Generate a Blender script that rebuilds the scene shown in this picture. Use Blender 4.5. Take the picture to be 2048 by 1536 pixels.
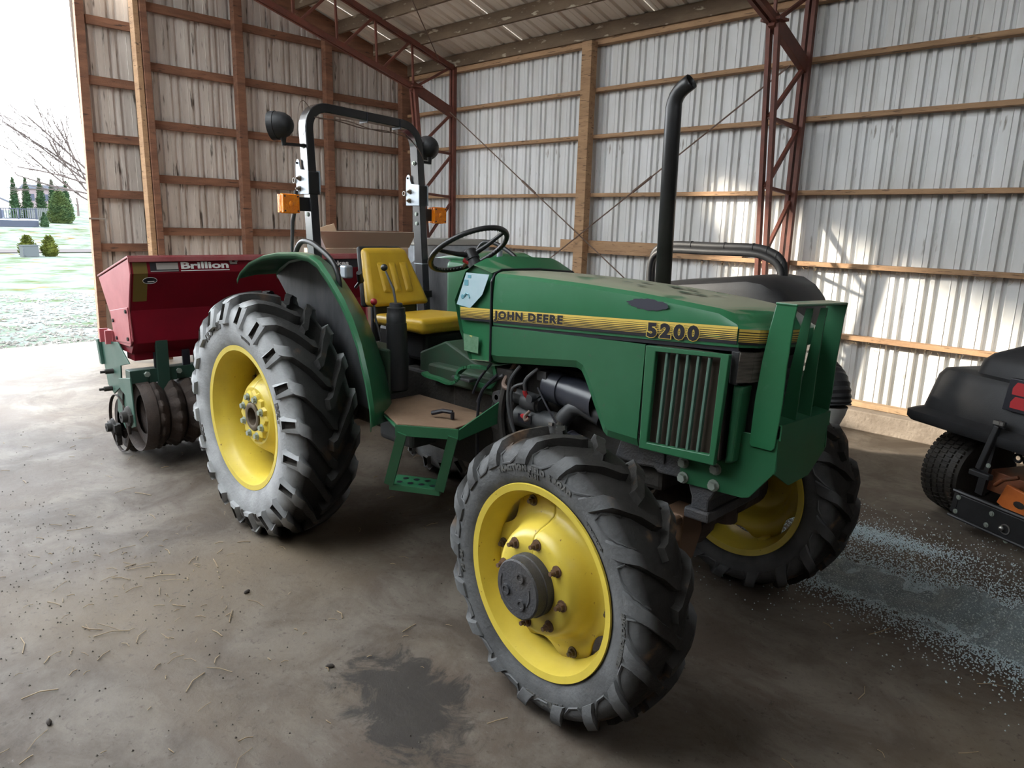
import bpy, bmesh, math, random
from mathutils import Vector, Matrix, noise
random.seed(7)
PI = math.pi
S = bpy.context.scene
for o in list(bpy.data.objects): bpy.data.objects.remove(o)
COL = S.collection
# ------------------------------------------------------------------ camera
cd = bpy.data.cameras.new('camera'); cam = bpy.data.objects.new('camera', cd); COL.objects.link(cam)
cd.sensor_width = 36.0; cd.lens = 1431.5/2048*36.0; cd.clip_end = 600; cd.clip_start = .05
_r = Vector((0.7063614, 0.7073331, 0.0270820)); _u = Vector((-0.1725636, 0.1349692, 0.9757075)); _f = Vector((-0.6864950, 0.6938755, -0.2173970))
m = Matrix((_r, _u, -_f)).transposed().to_4x4(); m.translation = Vector((3.4879, -2.3542, 1.63586)); cam.matrix_world = m
S.camera = cam
# ------------------------------------------------------------------ world, sun, exposure
W = bpy.data.worlds.new('world'); S.world = W; W.use_nodes = True
wn = W.node_tree.nodes; wl = W.node_tree.links
bg = wn['Background']; tc = wn.new('ShaderNodeTexCoord'); sp = wn.new('ShaderNodeSeparateXYZ'); cr = wn.new('ShaderNodeValToRGB')
wl.new(tc.outputs['Generated'], sp.inputs[0]); wl.new(sp.outputs['Z'], cr.inputs[0]); wl.new(cr.outputs[0], bg.inputs[0])
cr.color_ramp.elements[0].position = 0.0; cr.color_ramp.elements[0].color = (.96, .98, 1, 1)
cr.color_ramp.elements[1].position = .8; cr.color_ramp.elements[1].color = (.78, .88, 1, 1)
bg.inputs[1].default_value = 2.1
sd = bpy.data.lights.new('sun', 'SUN'); sd.energy = 2.4; sd.angle = math.radians(2.0); sd.color = (1, .9, .74)
sun = bpy.data.objects.new('sun', sd); COL.objects.link(sun)
sun.rotation_euler = Vector((.8, .6, -.34)).to_track_quat('-Z', 'Y').to_euler(); sun.location = (-20, -15, 12)
S.view_settings.view_transform = 'Standard'; S.view_settings.look = 'None'; S.view_settings.gamma = 1
S.view_settings.use_curve_mapping = False; S.view_settings.exposure = 2.42
S.cycles.max_bounces = 10; S.cycles.diffuse_bounces = 6; S.cycles.sample_clamp_indirect = 4
# ------------------------------------------------------------------ materials
def mat(name, col, rough=.6, metal=0, col2=None, nscale=6, namt=.5, bump=0, bscale=60, spec=.5, stretch=None, col3=None, n3=30, t3=(.6, .7), coat=0, detail=6):
    """base colour with a broad noise blend to col2, fine specks of col3, bump"""
    M = bpy.data.materials.new(name); M.use_nodes = True; N = M.node_tree.nodes; L = M.node_tree.links
    b = N['Principled BSDF']; b.inputs['Roughness'].default_value = rough; b.inputs['Metallic'].default_value = metal
    b.inputs['Specular IOR Level'].default_value = spec
    if coat: b.inputs['Coat Weight'].default_value = coat; b.inputs['Coat Roughness'].default_value = .25
    t = N.new('ShaderNodeTexCoord'); mp = N.new('ShaderNodeMapping'); L.new(t.outputs['Object'], mp.inputs[0])
    if stretch: mp.inputs['Scale'].default_value = stretch
    out = None
    if col2:
        n = N.new('ShaderNodeTexNoise'); n.inputs['Scale'].default_value = nscale; n.inputs['Detail'].default_value = detail; n.inputs['Roughness'].default_value = .65
        L.new(mp.outputs[0], n.inputs[0])
        r = N.new('ShaderNodeValToRGB'); r.color_ramp.elements[0].position = .5-.22*(1-namt)-.05; r.color_ramp.elements[1].position = .5+.22*(1-namt)+.05
        r.color_ramp.elements[0].color = (*col, 1); r.color_ramp.elements[1].color = (*col2, 1); L.new(n.outputs[0], r.inputs[0]); out = r.outputs[0]
    if col3:
        n2 = N.new('ShaderNodeTexNoise'); n2.inputs['Scale'].default_value = n3; n2.inputs['Detail'].default_value = 8; L.new(mp.outputs[0], n2.inputs[0])
        r2 = N.new('ShaderNodeMapRange'); r2.inputs[1].default_value = t3[0]; r2.inputs[2].default_value = t3[1]; L.new(n2.outputs[0], r2.inputs[0])
        mx = N.new('ShaderNodeMix'); mx.data_type = 'RGBA'; L.new(r2.outputs[0], mx.inputs[0])
        if out: L.new(out, mx.inputs[6])
        else: mx.inputs[6].default_value = (*col, 1)
        mx.inputs[7].default_value = (*col3, 1); out = mx.outputs[2]
    if out: L.new(out, b.inputs['Base Color'])
    else: b.inputs['Base Color'].default_value = (*col, 1)
    if bump:
        n4 = N.new('ShaderNodeTexNoise'); n4.inputs['Scale'].default_value = bscale; n4.inputs['Detail'].default_value = 5; L.new(t.outputs['Object'], n4.inputs[0])
        bp = N.new('ShaderNodeBump'); bp.inputs['Strength'].default_value = bump; bp.inputs['Distance'].default_value = .01; L.new(n4.outputs[0], bp.inputs['Height']); L.new(bp.outputs[0], b.inputs['Normal'])
    return M
def dust(M, col=(.3, .27, .22), lo=.55, hi=.98, amt=.75, nlo=.35):
    """dust that has settled on upward faces, broken up by noise"""
    N = M.node_tree.nodes; L = M.node_tree.links; b = N['Principled BSDF']
    g = N.new('ShaderNodeNewGeometry'); s = N.new('ShaderNodeSeparateXYZ'); L.new(g.outputs['True Normal'], s.inputs[0])
    r = N.new('ShaderNodeMapRange'); r.inputs[1].default_value = lo; r.inputs[2].default_value = hi; r.inputs[4].default_value = amt; L.new(s.outputs['Z'], r.inputs[0])
    t = N.new('ShaderNodeTexCoord'); n = N.new('ShaderNodeTexNoise'); n.inputs['Scale'].default_value = 5; n.inputs['Detail'].default_value = 6; L.new(t.outputs['Object'], n.inputs[0])
    r3 = N.new('ShaderNodeMapRange'); r3.inputs[1].default_value = nlo; r3.inputs[2].default_value = nlo+.08; r3.inputs[3].default_value = .25; L.new(n.outputs[0], r3.inputs[0])
    mu = N.new('ShaderNodeMath'); mu.operation = 'MULTIPLY'; L.new(r.outputs[0], mu.inputs[0]); L.new(r3.outputs[0], mu.inputs[1])
    mx = N.new('ShaderNodeMix'); mx.data_type = 'RGBA'; L.new(mu.outputs[0], mx.inputs[0])
    i = b.inputs['Base Color']
    if i.links: L.new(i.links[0].from_socket, mx.inputs[6])
    else: mx.inputs[6].default_value = i.default_value
    mx.inputs[7].default_value = (*col, 1); L.new(mx.outputs[2], i)
    ro = N.new('ShaderNodeMix'); ro.data_type = 'FLOAT'; L.new(mu.outputs[0], ro.inputs[0]); ro.inputs[2].default_value = b.inputs['Roughness'].default_value; ro.inputs[3].default_value = .9
    L.new(ro.outputs[0], b.inputs['Roughness'])
    return M
M = {}
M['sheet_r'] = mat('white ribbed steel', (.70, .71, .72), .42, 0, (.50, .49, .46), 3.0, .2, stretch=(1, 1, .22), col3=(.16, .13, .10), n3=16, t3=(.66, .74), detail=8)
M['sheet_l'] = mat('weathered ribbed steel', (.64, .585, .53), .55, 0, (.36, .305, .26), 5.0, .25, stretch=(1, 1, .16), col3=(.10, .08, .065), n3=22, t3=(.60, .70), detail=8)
M['sheet_c'] = mat('roof steel', (.90, .86, .79), .5, 0, (.66, .60, .53), 4, .3, stretch=(1, .12, .12))
M['sheet_out'] = mat('outer steel', (.5, .5, .48), .6)
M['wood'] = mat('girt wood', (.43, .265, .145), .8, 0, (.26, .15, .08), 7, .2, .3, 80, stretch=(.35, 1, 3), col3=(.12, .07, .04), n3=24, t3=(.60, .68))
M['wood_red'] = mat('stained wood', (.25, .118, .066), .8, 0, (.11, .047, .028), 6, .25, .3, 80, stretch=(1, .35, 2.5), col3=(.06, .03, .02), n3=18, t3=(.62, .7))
M['wood_old'] = mat('water stained wood', (.20, .142, .090), .85, 0, (.08, .052, .033), 3, .2, .3, 60, stretch=(.5, 1, 1.5), col3=(.40, .34, .26), n3=12, t3=(.6, .66))
M['rust'] = mat('red primed steel', (.155, .045, .028), .6, 0, (.085, .028, .02), 9, .3, .1, 120)
M['rod'] = mat('brown rod', (.12, .075, .055), .6)
M['curb'] = mat('old concrete curb', (.27, .23, .19), .9, 0, (.15, .12, .095), 5, .3, .5, 40)
M['sill'] = mat('sill wood', (.42, .29, .17), .85, 0, (.26, .17, .1), 8, .3)
M['green'] = dust(mat('green paint', (.018, .118, .048), .32, 0, (.026, .135, .062), 4, .4, col3=(.06, .15, .09), n3=12, t3=(.64, .75), coat=.15), (.24, .22, .16), .86, .985, .82, .33)
M['green2'] = mat('satin green', (.016, .095, .04), .42, 0, (.022, .11, .05), 6, .4, col3=(.04, .09, .05), n3=40, t3=(.66, .72))
M['green_dk'] = mat('faded implement green', (.020, .075, .052), .5, 0, (.05, .105, .08), 6, .3)
M['jd_yellow'] = mat('yellow rim paint', (.64, .50, .065), .38, 0, (.54, .41, .05), 5, .4, col3=(.20, .11, .02), n3=55, t3=(.69, .74), coat=.1)
M['yellow_vinyl'] = mat('yellow vinyl', (.52, .33, .022), .4, 0, (.42, .25, .018), 6, .4, .06, 90, col3=(.16, .09, .02), n3=7, t3=(.68, .78))
M['decal_y'] = mat('decal yellow', (.60, .43, .09), .45)
M['black'] = mat('decal black', (.012, .012, .018), .4)
M['blk'] = mat('black paint', (.012, .012, .013), .38, 0, (.02, .02, .022), 12, .4)
M['plastic'] = mat('black plastic', (.015, .0155, .017), .5, 0, (.026, .026, .028), 7, .3, .08, 150, spec=.3)
M['dark'] = mat('grimy iron', (.010, .009, .0085), .75, 0, (.026, .021, .017), 9, .3, .3, 60)
M['castiron'] = mat('cast iron blue grey', (.032, .035, .043), .62, 0, (.055, .048, .043), 8, .3, .35, 150)
def tyre_mat(name, y0, y1, tread, wall, speck):
    Mm = mat(name, tread, .7, 0, tuple(c*1.9 for c in tread), 9, .3, .3, 70, spec=.25, col3=speck, n3=9, t3=(.60, .72)); N = Mm.node_tree.nodes; L = Mm.node_tree.links; b = N['Principled BSDF']
    t = N.new('ShaderNodeTexCoord'); s = N.new('ShaderNodeSeparateXYZ'); L.new(t.outputs['Object'], s.inputs[0]); a = N.new('ShaderNodeMath'); a.operation = 'ABSOLUTE'; L.new(s.outputs[1], a.inputs[0])
    n = N.new('ShaderNodeTexNoise'); n.inputs['Scale'].default_value = 7; n.inputs['Detail'].default_value = 6; L.new(t.outputs['Object'], n.inputs[0])
    ad = N.new('ShaderNodeMath'); ad.operation = 'MULTIPLY_ADD'; L.new(n.outputs[0], ad.inputs[0]); ad.inputs[1].default_value = .04; L.new(a.outputs[0], ad.inputs[2])
    r = N.new('ShaderNodeMapRange'); r.inputs[1].default_value = y0+.02; r.inputs[2].default_value = y1+.02; L.new(ad.outputs[0], r.inputs[0])
    w_ = N.new('ShaderNodeValToRGB'); w_.color_ramp.elements[0].position = .4; w_.color_ramp.elements[1].position = .6; w_.color_ramp.elements[0].color = (*wall, 1); w_.color_ramp.elements[1].color = (*[c*1.3 for c in wall], 1); L.new(n.outputs[0], w_.inputs[0])
    x = N.new('ShaderNodeMix'); x.data_type = 'RGBA'; L.new(r.outputs[0], x.inputs[0]); L.new(b.inputs['Base Color'].links[0].from_socket, x.inputs[6]); L.new(w_.outputs[0], x.inputs[7]); L.new(x.outputs[2], b.inputs['Base Color']); return Mm
M['tyre_r'] = tyre_mat('rear tyre rubber', .115, .165, (.012, .0115, .011), (.25, .255, .26), (.05, .032, .02))
M['tyre_f'] = tyre_mat('front tyre rubber', .085, .118, (.014, .013, .012), (.085, .087, .09), (.13, .075, .04))
M['rubber'] = mat('dusty rubber', (.12, .124, .13), .7, 0, (.18, .183, .185), 7, .3, .25, 70)
M['rubber_tread'] = mat('tread rubber', (.012, .0115, .011), .6, 0, (.035, .029, .023), 9, .3, .35, 60, col3=(.08, .045, .025), n3=9, t3=(.64, .74))
M['rubber_f'] = mat('worn front tyre rubber', (.055, .056, .058), .72, 0, (.10, .098, .09), 6, .3, .3, 70, col3=(.15, .10, .06), n3=8, t3=(.64, .74))
M['galv'] = mat('galvanised', (.42, .47, .52), .38, .55, (.30, .34, .38), 14, .3)
M['steel'] = mat('bare steel', (.32, .31, .29), .4, .8)
M['bolt'] = mat('rusty bolt', (.16, .13, .09), .5, .5, (.09, .06, .04), 40, .4)
M['bolt_g'] = mat('zinc bolt', (.30, .34, .30), .45, .4)
M['rustbolt'] = mat('brown stud', (.13, .075, .045), .6, .3)
M['amber'] = mat('amber lens', (.95, .30, .005), .2, 0, (.8, .17, .003), 60, .4, .4, 180)
M['red'] = mat('seeder red', (.17, .003, .012), .5, 0, (.13, .003, .010), 4, .4, spec=.2)
M['pink'] = mat('pale red', (.45, .12, .13), .45, 0, (.35, .07, .085), 5, .3)  # paler red than the hopper front
M['white'] = mat('white decal', (.7, .68, .66), .5)
M['grey'] = mat('grey plastic', (.028, .030, .033), .5, 0, (.05, .05, .052), 8, .3)
M['card'] = mat('cardboard', (.42, .33, .25), .85, 0, (.37, .29, .22), 4, .3)
M['card_w'] = mat('bleached cardboard', (.60, .58, .58), .85)
M['lid'] = mat('white lid', (.33, .33, .31), .5)
M['orange'] = mat('orange paint', (.55, .15, .03), .45, 0, (.42, .10, .02), 9, .3)
M['redref'] = mat('red reflector', (.35, .02, .025), .4)
M['mud'] = mat('rusty soil coated iron', (.018, .012, .010), .8, 0, (.045, .028, .02), 8, .3, .5, 50)
M['lens'] = mat('lamp glass', (.13, .115, .10), .12, 0, (.05, .045, .04), 14, .3, .3, 120, stretch=(1, 1, 9))
M['mat_floor'] = mat('tan rubber mat', (.19, .12, .075), .9, 0, (.14, .085, .05), 5, .3, .2, 60)
M['clear'] = mat('faded sticker', (.14, .25, .16), .5, 0, (.07, .17, .09), 60, .2, col3=(.40, .38, .12), n3=30, t3=(.62, .66))
M['sticker'] = mat('sticker with painted reflection', (.45, .55, .60), .15, 0, (.28, .45, .5), 5, .1, coat=.5)
M['leaf_dk'] = mat('arborvitae foliage', (.014, .030, .017), .9, 0, (.03, .05, .022), 3, .3, spec=0)
M['leaf_gold'] = mat('golden foliage', (.06, .065, .012), .9, 0, (.03, .04, .012), 4, .3, spec=0)
M['leaf_spruce'] = mat('spruce foliage', (.022, .042, .022), .9, 0, (.05, .065, .02), 1.5, .3, spec=0)
M['bark'] = mat('grey bark', (.06, .045, .04), .9)
M['house'] = mat('pale siding', (.6, .52, .5), .8); M['roofing'] = mat('roof shingles', (.06, .07, .09), .9)
M['deck'] = mat('blue grey deck', (.014, .02, .036), .7); M['snow'] = mat('snow', (.85, .88, .95), .9)
M['fence'] = mat('grey fence', (.07, .075, .075), .9); M['stone'] = mat('limestone', (.20, .19, .17), .9, 0, (.05, .044, .036), 3, .2)
M['straw'] = mat('straw', (.40, .31, .19), .8, 0, (.18, .12, .07), 5, .3); M['crumb'] = mat('dark crumb', (.05, .04, .035), .9)
M['decal_primer'] = mat('bare primer', (.03, .03, .045), .8)
M['smudge'] = mat('dust free smudge', (.045, .075, .045), .6)
M['screen'] = mat('brown dusty screen', (.045, .033, .024), .9)
M['slat'] = mat('grey green slat', (.06, .12, .09), .55)
M['castiron2'] = mat('blue grey canister', (.022, .025, .038), .3, 0, (.04, .042, .05), 6, .3)
M['green_in'] = mat('grimy green', (.012, .05, .025), .6, 0, (.03, .04, .025), 8, .3)
M['liner'] = mat('scuffed dark liner', (.02, .021, .025), .6, 0, (.08, .08, .085), 6, .25, stretch=(2, 1, .6))
M['decal_blue'] = mat('sticker blue', (.12, .30, .36), .3)
M['rops'] = mat('satin black tube', (.012, .013, .016), .2, 0, (.018, .019, .022), 12, .3, spec=.8, coat=.6)
M['pink_lid'] = mat('weathered red lid', (.30, .05, .06), .4, 0, (.38, .14, .14), 7, .3)
M['olive'] = mat('olive tape', (.13, .085, .012), .6)
M['white2'] = mat('grey fade', (.33, .30, .28), .6)
M['green_dk2'] = mat('dark implement green', (.010, .040, .028), .5, 0, (.02, .05, .035), 8, .3)
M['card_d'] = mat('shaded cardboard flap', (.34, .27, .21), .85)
M['orange_dk'] = mat('dirty orange', (.22, .06, .02), .6, 0, (.1, .04, .02), 9, .3)
M['salt_pile'] = mat('ice melt powder', (.13, .155, .16), .8, 0, (.25, .30, .32), 14, .1, .7, 200, col3=(.45, .50, .50), n3=140, t3=(.55, .62))
def translucent(name, col, fac):
    Mm = bpy.data.materials.new(name); Mm.use_nodes = True; N = Mm.node_tree.nodes; L = Mm.node_tree.links
    t = N.new('ShaderNodeBsdfTranslucent'); d = N.new('ShaderNodeBsdfDiffuse'); x = N.new('ShaderNodeMixShader'); t.inputs[0].default_value = (*col, 1); d.inputs[0].default_value = (*col, 1)
    x.inputs[0].default_value = fac; L.new(d.outputs[0], x.inputs[1]); L.new(t.outputs[0], x.inputs[2]); L.new(x.outputs[0], N['Material Output'].inputs[0]); return Mm
M['dark_wall'] = mat('dark boarding', (.05, .04, .032), .9)
M['fill_sheet'] = translucent('translucent fibreglass', (.95, .95, .92), .8)
SKY_N = 8
M['pink_wall'] = mat('pink siding', (.12, .095, .10), .9)
M['salt'] = mat('ice melt granules', (.50, .58, .61), .35, 0, (.28, .36, .39), 50, .3); M['road'] = mat('road', (.075, .068, .066), .9, spec=0); M['box_white'] = mat('box enamel', (.062, .07, .072), .9, spec=0)

def floor_mat():
    Mm = bpy.data.materials.new('worn concrete'); Mm.use_nodes = True; N = Mm.node_tree.nodes; L = Mm.node_tree.links; b = N['Principled BSDF']
    t = N.new('ShaderNodeTexCoord')
    def nz(sc, det=8, rough=.6, dist=0, st=None):
        n = N.new('ShaderNodeTexNoise'); n.inputs['Scale'].default_value = sc; n.inputs['Detail'].default_value = det; n.inputs['Roughness'].default_value = rough; n.inputs['Distortion'].default_value = dist
        mp = N.new('ShaderNodeMapping'); mp.inputs['Scale'].default_value = st or (1, 1, 1); L.new(t.outputs['Object'], mp.inputs[0]); L.new(mp.outputs[0], n.inputs[0]); return n
    def ramp(src, a, ca, b_, cb):
        r = N.new('ShaderNodeValToRGB'); e = r.color_ramp.elements; e[0].position = a; e[0].color = (*ca, 1); e[1].position = b_; e[1].color = (*cb, 1); L.new(src, r.inputs[0]); return r.outputs[0]
    def mix(f, a, bb):
        x = N.new('ShaderNodeMix'); x.data_type = 'RGBA'
        for k, v in ((0, f), (6, a), (7, bb)):
            if isinstance(v, (tuple, float)): x.inputs[k].default_value = v if isinstance(v, float) else (*v, 1)
            else: L.new(v, x.inputs[k])
        return x.outputs[2]
    base = ramp(nz(2.2, 10, .68, .6).outputs[0], .41, (.072, .056, .043), .60, (.142, .121, .100))
    brown = ramp(nz(1.1, 9, .7, .6, (.7, 1.5, 1)).outputs[0], .48, (0, 0, 0), .58, (.8, .8, .8)); base = mix(brown, base, (.085, .064, .049))
    sand = ramp(nz(.45, 5, .55, .3).outputs[0], .52, (0, 0, 0), .68, (1, 1, 1)); base = mix(sand, base, (.130, .100, .068))
    spk = ramp(nz(26, 10, .8, .3).outputs[0], .56, (0, 0, 0), .64, (.8, .8, .8)); base = mix(spk, base, (.050, .039, .031))
    spk2 = ramp(nz(30, 8, .75, .5, (1, 1.6, 1)).outputs[0], .64, (0, 0, 0), .70, (.6, .6, .6)); base = mix(spk2, base, (.21, .195, .18))
    # the dark damp oil stain beside the front wheel
    g = N.new('ShaderNodeMapping'); g.inputs['Location'].default_value = (-1.83, 1.18, 0); g.inputs['Location'].default_value = (-1.70*1.5, 1.02*2.4, 0); g.inputs['Scale'].default_value = (1.5, 2.4, 1); L.new(t.outputs['Object'], g.inputs[0])
    ln = N.new('ShaderNodeVectorMath'); ln.operation = 'LENGTH'; L.new(g.outputs[0], ln.inputs[0])
    nn = nz(5, 8, .75, 1); ad = N.new('ShaderNodeMath'); ad.operation = 'MULTIPLY_ADD'; L.new(nn.outputs[0], ad.inputs[0]); ad.inputs[1].default_value = 1.6; L.new(ln.outputs['Value'], ad.inputs[2])
    mr = N.new('ShaderNodeMapRange'); mr.inputs[1].default_value = 1.12; mr.inputs[2].default_value = 1.30; mr.inputs[3].default_value = .85; mr.inputs[4].default_value = 0; L.new(ad.outputs[0], mr.inputs[0]); st = mr.outputs[0]; base = mix(st, base, (.026, .023, .021))
    L.new(base, b.inputs['Base Color'])
    rr = N.new('ShaderNodeMapRange'); L.new(nz(3, 6).outputs[0], rr.inputs[0]); rr.inputs[3].default_value = .52; rr.inputs[4].default_value = .82; L.new(rr.outputs[0], b.inputs['Roughness'])
    b.inputs['Specular IOR Level'].default_value = .28
    h = N.new('ShaderNodeMath'); h.operation = 'ADD'; L.new(nz(5, 12, .75, .8).outputs[0], h.inputs[0]); L.new(nz(26, 10, .8, .3).outputs[0], h.inputs[1])
    bp = N.new('ShaderNodeBump'); bp.inputs['Strength'].default_value = .4; bp.inputs['Distance'].default_value = .008; L.new(h.outputs[0], bp.inputs['Height']); L.new(bp.outputs[0], b.inputs['Normal'])
    return Mm
M['floor'] = floor_mat()
M['lawn'] = mat('patchy snowy lawn', (.040, .056, .020), .95, 0, (.15, .165, .17), 1.3, .5, 0, 30, stretch=(.6, .6, 1), col3=(.09, .07, .03), n3=1.6, t3=(.6, .68), detail=12, spec=0)

# ------------------------------------------------------------------ mesh builder
class B:
    def __init__(s): s.v = []; s.f = []; s.m = []; s.cur = 0
    def add(s, V, F, T=None):
        o = len(s.v)
        for p in V:
            p = Vector(p); s.v.append(T @ p if T else p)
        for q in F: s.f.append([o+i for i in q]); s.m.append(s.cur)
        return s
    def box(s, c, d, T=None, rot=None):
        c = Vector(c); h = Vector(d)/2; R = rot.to_matrix() if rot else None
        V = []
        for i in range(8):
            p = Vector((h.x*(1 if i & 1 else -1), h.y*(1 if i & 2 else -1), h.z*(1 if i & 4 else -1)))
            V.append((R @ p if R else p)+c)
        return s.add(V, [(0, 2, 3, 1), (4, 5, 7, 6), (0, 1, 5, 4), (2, 6, 7, 3), (0, 4, 6, 2), (1, 3, 7, 5)], T)
    def bar(s, a, b, w, h, up=(0, 0, 1)):
        a = Vector(a); b = Vector(b); d = (b-a).normalized(); up = Vector(up); x = d.cross(up)
        if x.length < 1e-3: x = d.cross(Vector((1, 0, 0)))
        x.normalize(); y = x.cross(d).normalized(); V = []
        for p in (a, b):
            for i, j in ((-1, -1), (1, -1), (1, 1), (-1, 1)): V.append(p+x*(w/2*i)+y*(h/2*j))
        return s.add(V, [(3, 2, 1, 0), (4, 5, 6, 7), (0, 1, 5, 4), (1, 2, 6, 5), (2, 3, 7, 6), (3, 0, 4, 7)])
    def tube(s, P, r, n=10, caps=True, closed=False):
        P = [Vector(p) for p in P]; R = r if isinstance(r, (list, tuple)) else [r]*len(P); V = []; F = []; N = len(P); pu = None
        for i, p in enumerate(P):
            a = P[i-1] if (i or closed) else p; b = P[(i+1) % N] if (i < N-1 or closed) else p
            d = (b-a).normalized()
            if pu is None: pu = d.orthogonal().normalized()
            pu = (pu-d*pu.dot(d)); pu = pu.normalized() if pu.length > 1e-5 else d.orthogonal().normalized()
            w = d.cross(pu)
            for k in range(n): t = 2*PI*k/n; V.append(p+(pu*math.cos(t)+w*math.sin(t))*R[i])
        for i in range(N if closed else N-1):
            for k in range(n): j = (i+1) % N; F.append((i*n+k, i*n+(k+1) % n, j*n+(k+1) % n, j*n+k))
        if caps and not closed: F.append(tuple(range(n))[::-1]); F.append(tuple((N-1)*n+k for k in range(n)))
        return s.add(V, F)
    def prism(s, poly, ax, lo, hi, T=None):
        """poly of 2D points in the two axes left after ax; extruded from lo to hi"""
        n = len(poly); V = []
        for t in (lo, hi):
            for a, b in poly:
                V.append((t, a, b) if ax == 'x' else (a, t, b) if ax == 'y' else (a, b, t))
        return s.add(V, [tuple(range(n)), tuple(range(n, 2*n))[::-1]]+[(i, i+n, (i+1) % n+n, (i+1) % n) for i in range(n)], T)
    def lathe(s, prof, n=48, ax='y', c=(0, 0, 0), T=None, closed=False):
        """prof: (axis position, radius)"""
        V = []; F = []; m_ = len(prof)
        for k in range(n):
            t = 2*PI*k/n
            for a, r in prof:
                p = (r*math.sin(t), a, r*math.cos(t)) if ax == 'y' else (a, r*math.sin(t), r*math.cos(t)) if ax == 'x' else (r*math.sin(t), r*math.cos(t), a)
                V.append(Vector(p)+Vector(c))
        for k in range(n):
            for i in range(m_ if closed else m_-1):
                j = (i+1) % m_; k2 = (k+1) % n; F.append((k*m_+i, k*m_+j, k2*m_+j, k2*m_+i))
        return s.add(V, F, T)
    def loft(s, secs, closed=False, caps=False):
        n = len(secs[0]); V = [p for q in secs for p in q]; F = []
        for i in range(len(secs)-1):
            for k in range(n if closed else n-1): j = (k+1) % n; F.append((i*n+k, i*n+j, (i+1)*n+j, (i+1)*n+k))
        if caps: F.append(tuple(range(n))[::-1]); F.append(tuple((len(secs)-1)*n+k for k in range(n)))
        return s.add(V, F)
    def cyl(s, a, b, r, n=16, r2=None): return s.tube([a, b], [r, r2 if r2 is not None else r], n)
    def ball(s, c, r, n=12, sc=(1, 1, 1)):
        P = []
        for i in range(n//2+1):
            t = PI*i/(n//2); P.append((-math.cos(t)*r, max(1e-4, math.sin(t)*r)))
        V0 = B(); V0.lathe(P, n, 'z')
        return s.add([Vector((p.x*sc[0], p.y*sc[1], p.z*sc[2]))+Vector(c) for p in V0.v], V0.f)
    def mesh(s, name, mats, smooth=None):
        me = bpy.data.meshes.new(name); me.from_pydata(s.v, [], s.f)
        for mm in (mats if isinstance(mats, (list, tuple)) else [mats]): me.materials.append(M[mm])
        if isinstance(mats, (list, tuple)): me.polygons.foreach_set('material_index', s.m)
        bm = bmesh.new(); bm.from_mesh(me); bmesh.ops.recalc_face_normals(bm, faces=bm.faces); bm.to_mesh(me); bm.free()
        if smooth is not None:
            me.polygons.foreach_set('use_smooth', [True]*len(me.polygons)); me.set_sharp_from_angle(angle=math.radians(smooth))
        me.update(); return me
def obj(name, b, mats=None, parent=None, smooth=None, bevel=0, loc=None, rot=None, seg=2, kind=None, label=None, solid=0):
    me = b.mesh(name, mats, smooth) if isinstance(b, B) else b
    o = bpy.data.objects.new(name, me); COL.objects.link(o)
    if parent: o.parent = parent
    if loc: o.location = loc
    if rot: o.rotation_euler = rot
    if solid: q = o.modifiers.new('solid', 'SOLIDIFY'); q.thickness = solid; q.offset = 0
    if bevel: q = o.modifiers.new('bevel', 'BEVEL'); q.width = bevel; q.segments = seg; q.limit_method = 'ANGLE'; q.angle_limit = math.radians(35)
    if kind: o['kind'] = kind
    if label: o['label'] = label
    return o
def tag(o, label=None, cat=None, group=None, kind=None):
    if label: o['label'] = label
    if cat: o['category'] = cat
    if group: o['group'] = group
    if kind: o['kind'] = kind
    return o
def empty(name, loc=(0, 0, 0), rz=0, label=None, cat=None, group=None, kind=None):
    o = bpy.data.objects.new(name, None); COL.objects.link(o); o.location = loc; o.rotation_euler = (0, 0, rz); o.empty_display_size = .1
    return tag(o, label, cat, group, kind)
def text_mesh(txt, size=1, offset=0, extrude=0, spacing=1):
    c = bpy.data.curves.new('lettering', 'FONT'); c.body = txt; c.size = size; c.offset = offset; c.extrude = extrude; c.space_character = spacing; c.resolution_u = 3
    o = bpy.data.objects.new('lettering', c); COL.objects.link(o); dg = bpy.context.evaluated_depsgraph_get(); dg.update()
    me = bpy.data.meshes.new_from_object(o.evaluated_get(dg)); bpy.data.objects.remove(o); b = B()
    b.add([v.co.copy() for v in me.vertices], [tuple(p.vertices) for p in me.polygons]); return b
def mapped(b, fn): b.v = [Vector(fn(p)) for p in b.v]; return b
def fit_text(txt, x0, x1, z0, z1, **k):
    """lettering scaled into a box in the xy plane"""
    b = text_mesh(txt, 1, **k); xs = [p.x for p in b.v]; ys = [p.y for p in b.v]; a, c, d, e = min(xs), max(xs), min(ys), max(ys)
    return mapped(b, lambda p: (x0+(p.x-a)/(c-a)*(x1-x0), z0+(p.y-d)/(e-d)*(z1-z0), p.z))
# ================================================================== SETTING
XE = -5.25   # end wall sheet plane
YR = 4.17    # right wall sheet plane
def roof_z(y): return 3.72+.302*(4.1-y) if y > -2 else 3.72+.302*6.1-.302*(-2-y)
fl = B()
fl.box((0.3, -.75, -.06), (13.4, 10.1, .12))
tag(obj('floor', fl, 'floor'), kind='structure')
b = B(); b.prism([(-8.5, -5.8), (-6.35, -5.8), (-6.35, 5.5), (-6.9, 1.0), (-6.95, -1.5), (-8.2, -5.5)], 'z', -.10, -.004)
tag(obj('trim_1', b, 'floor'), kind='structure')
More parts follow.
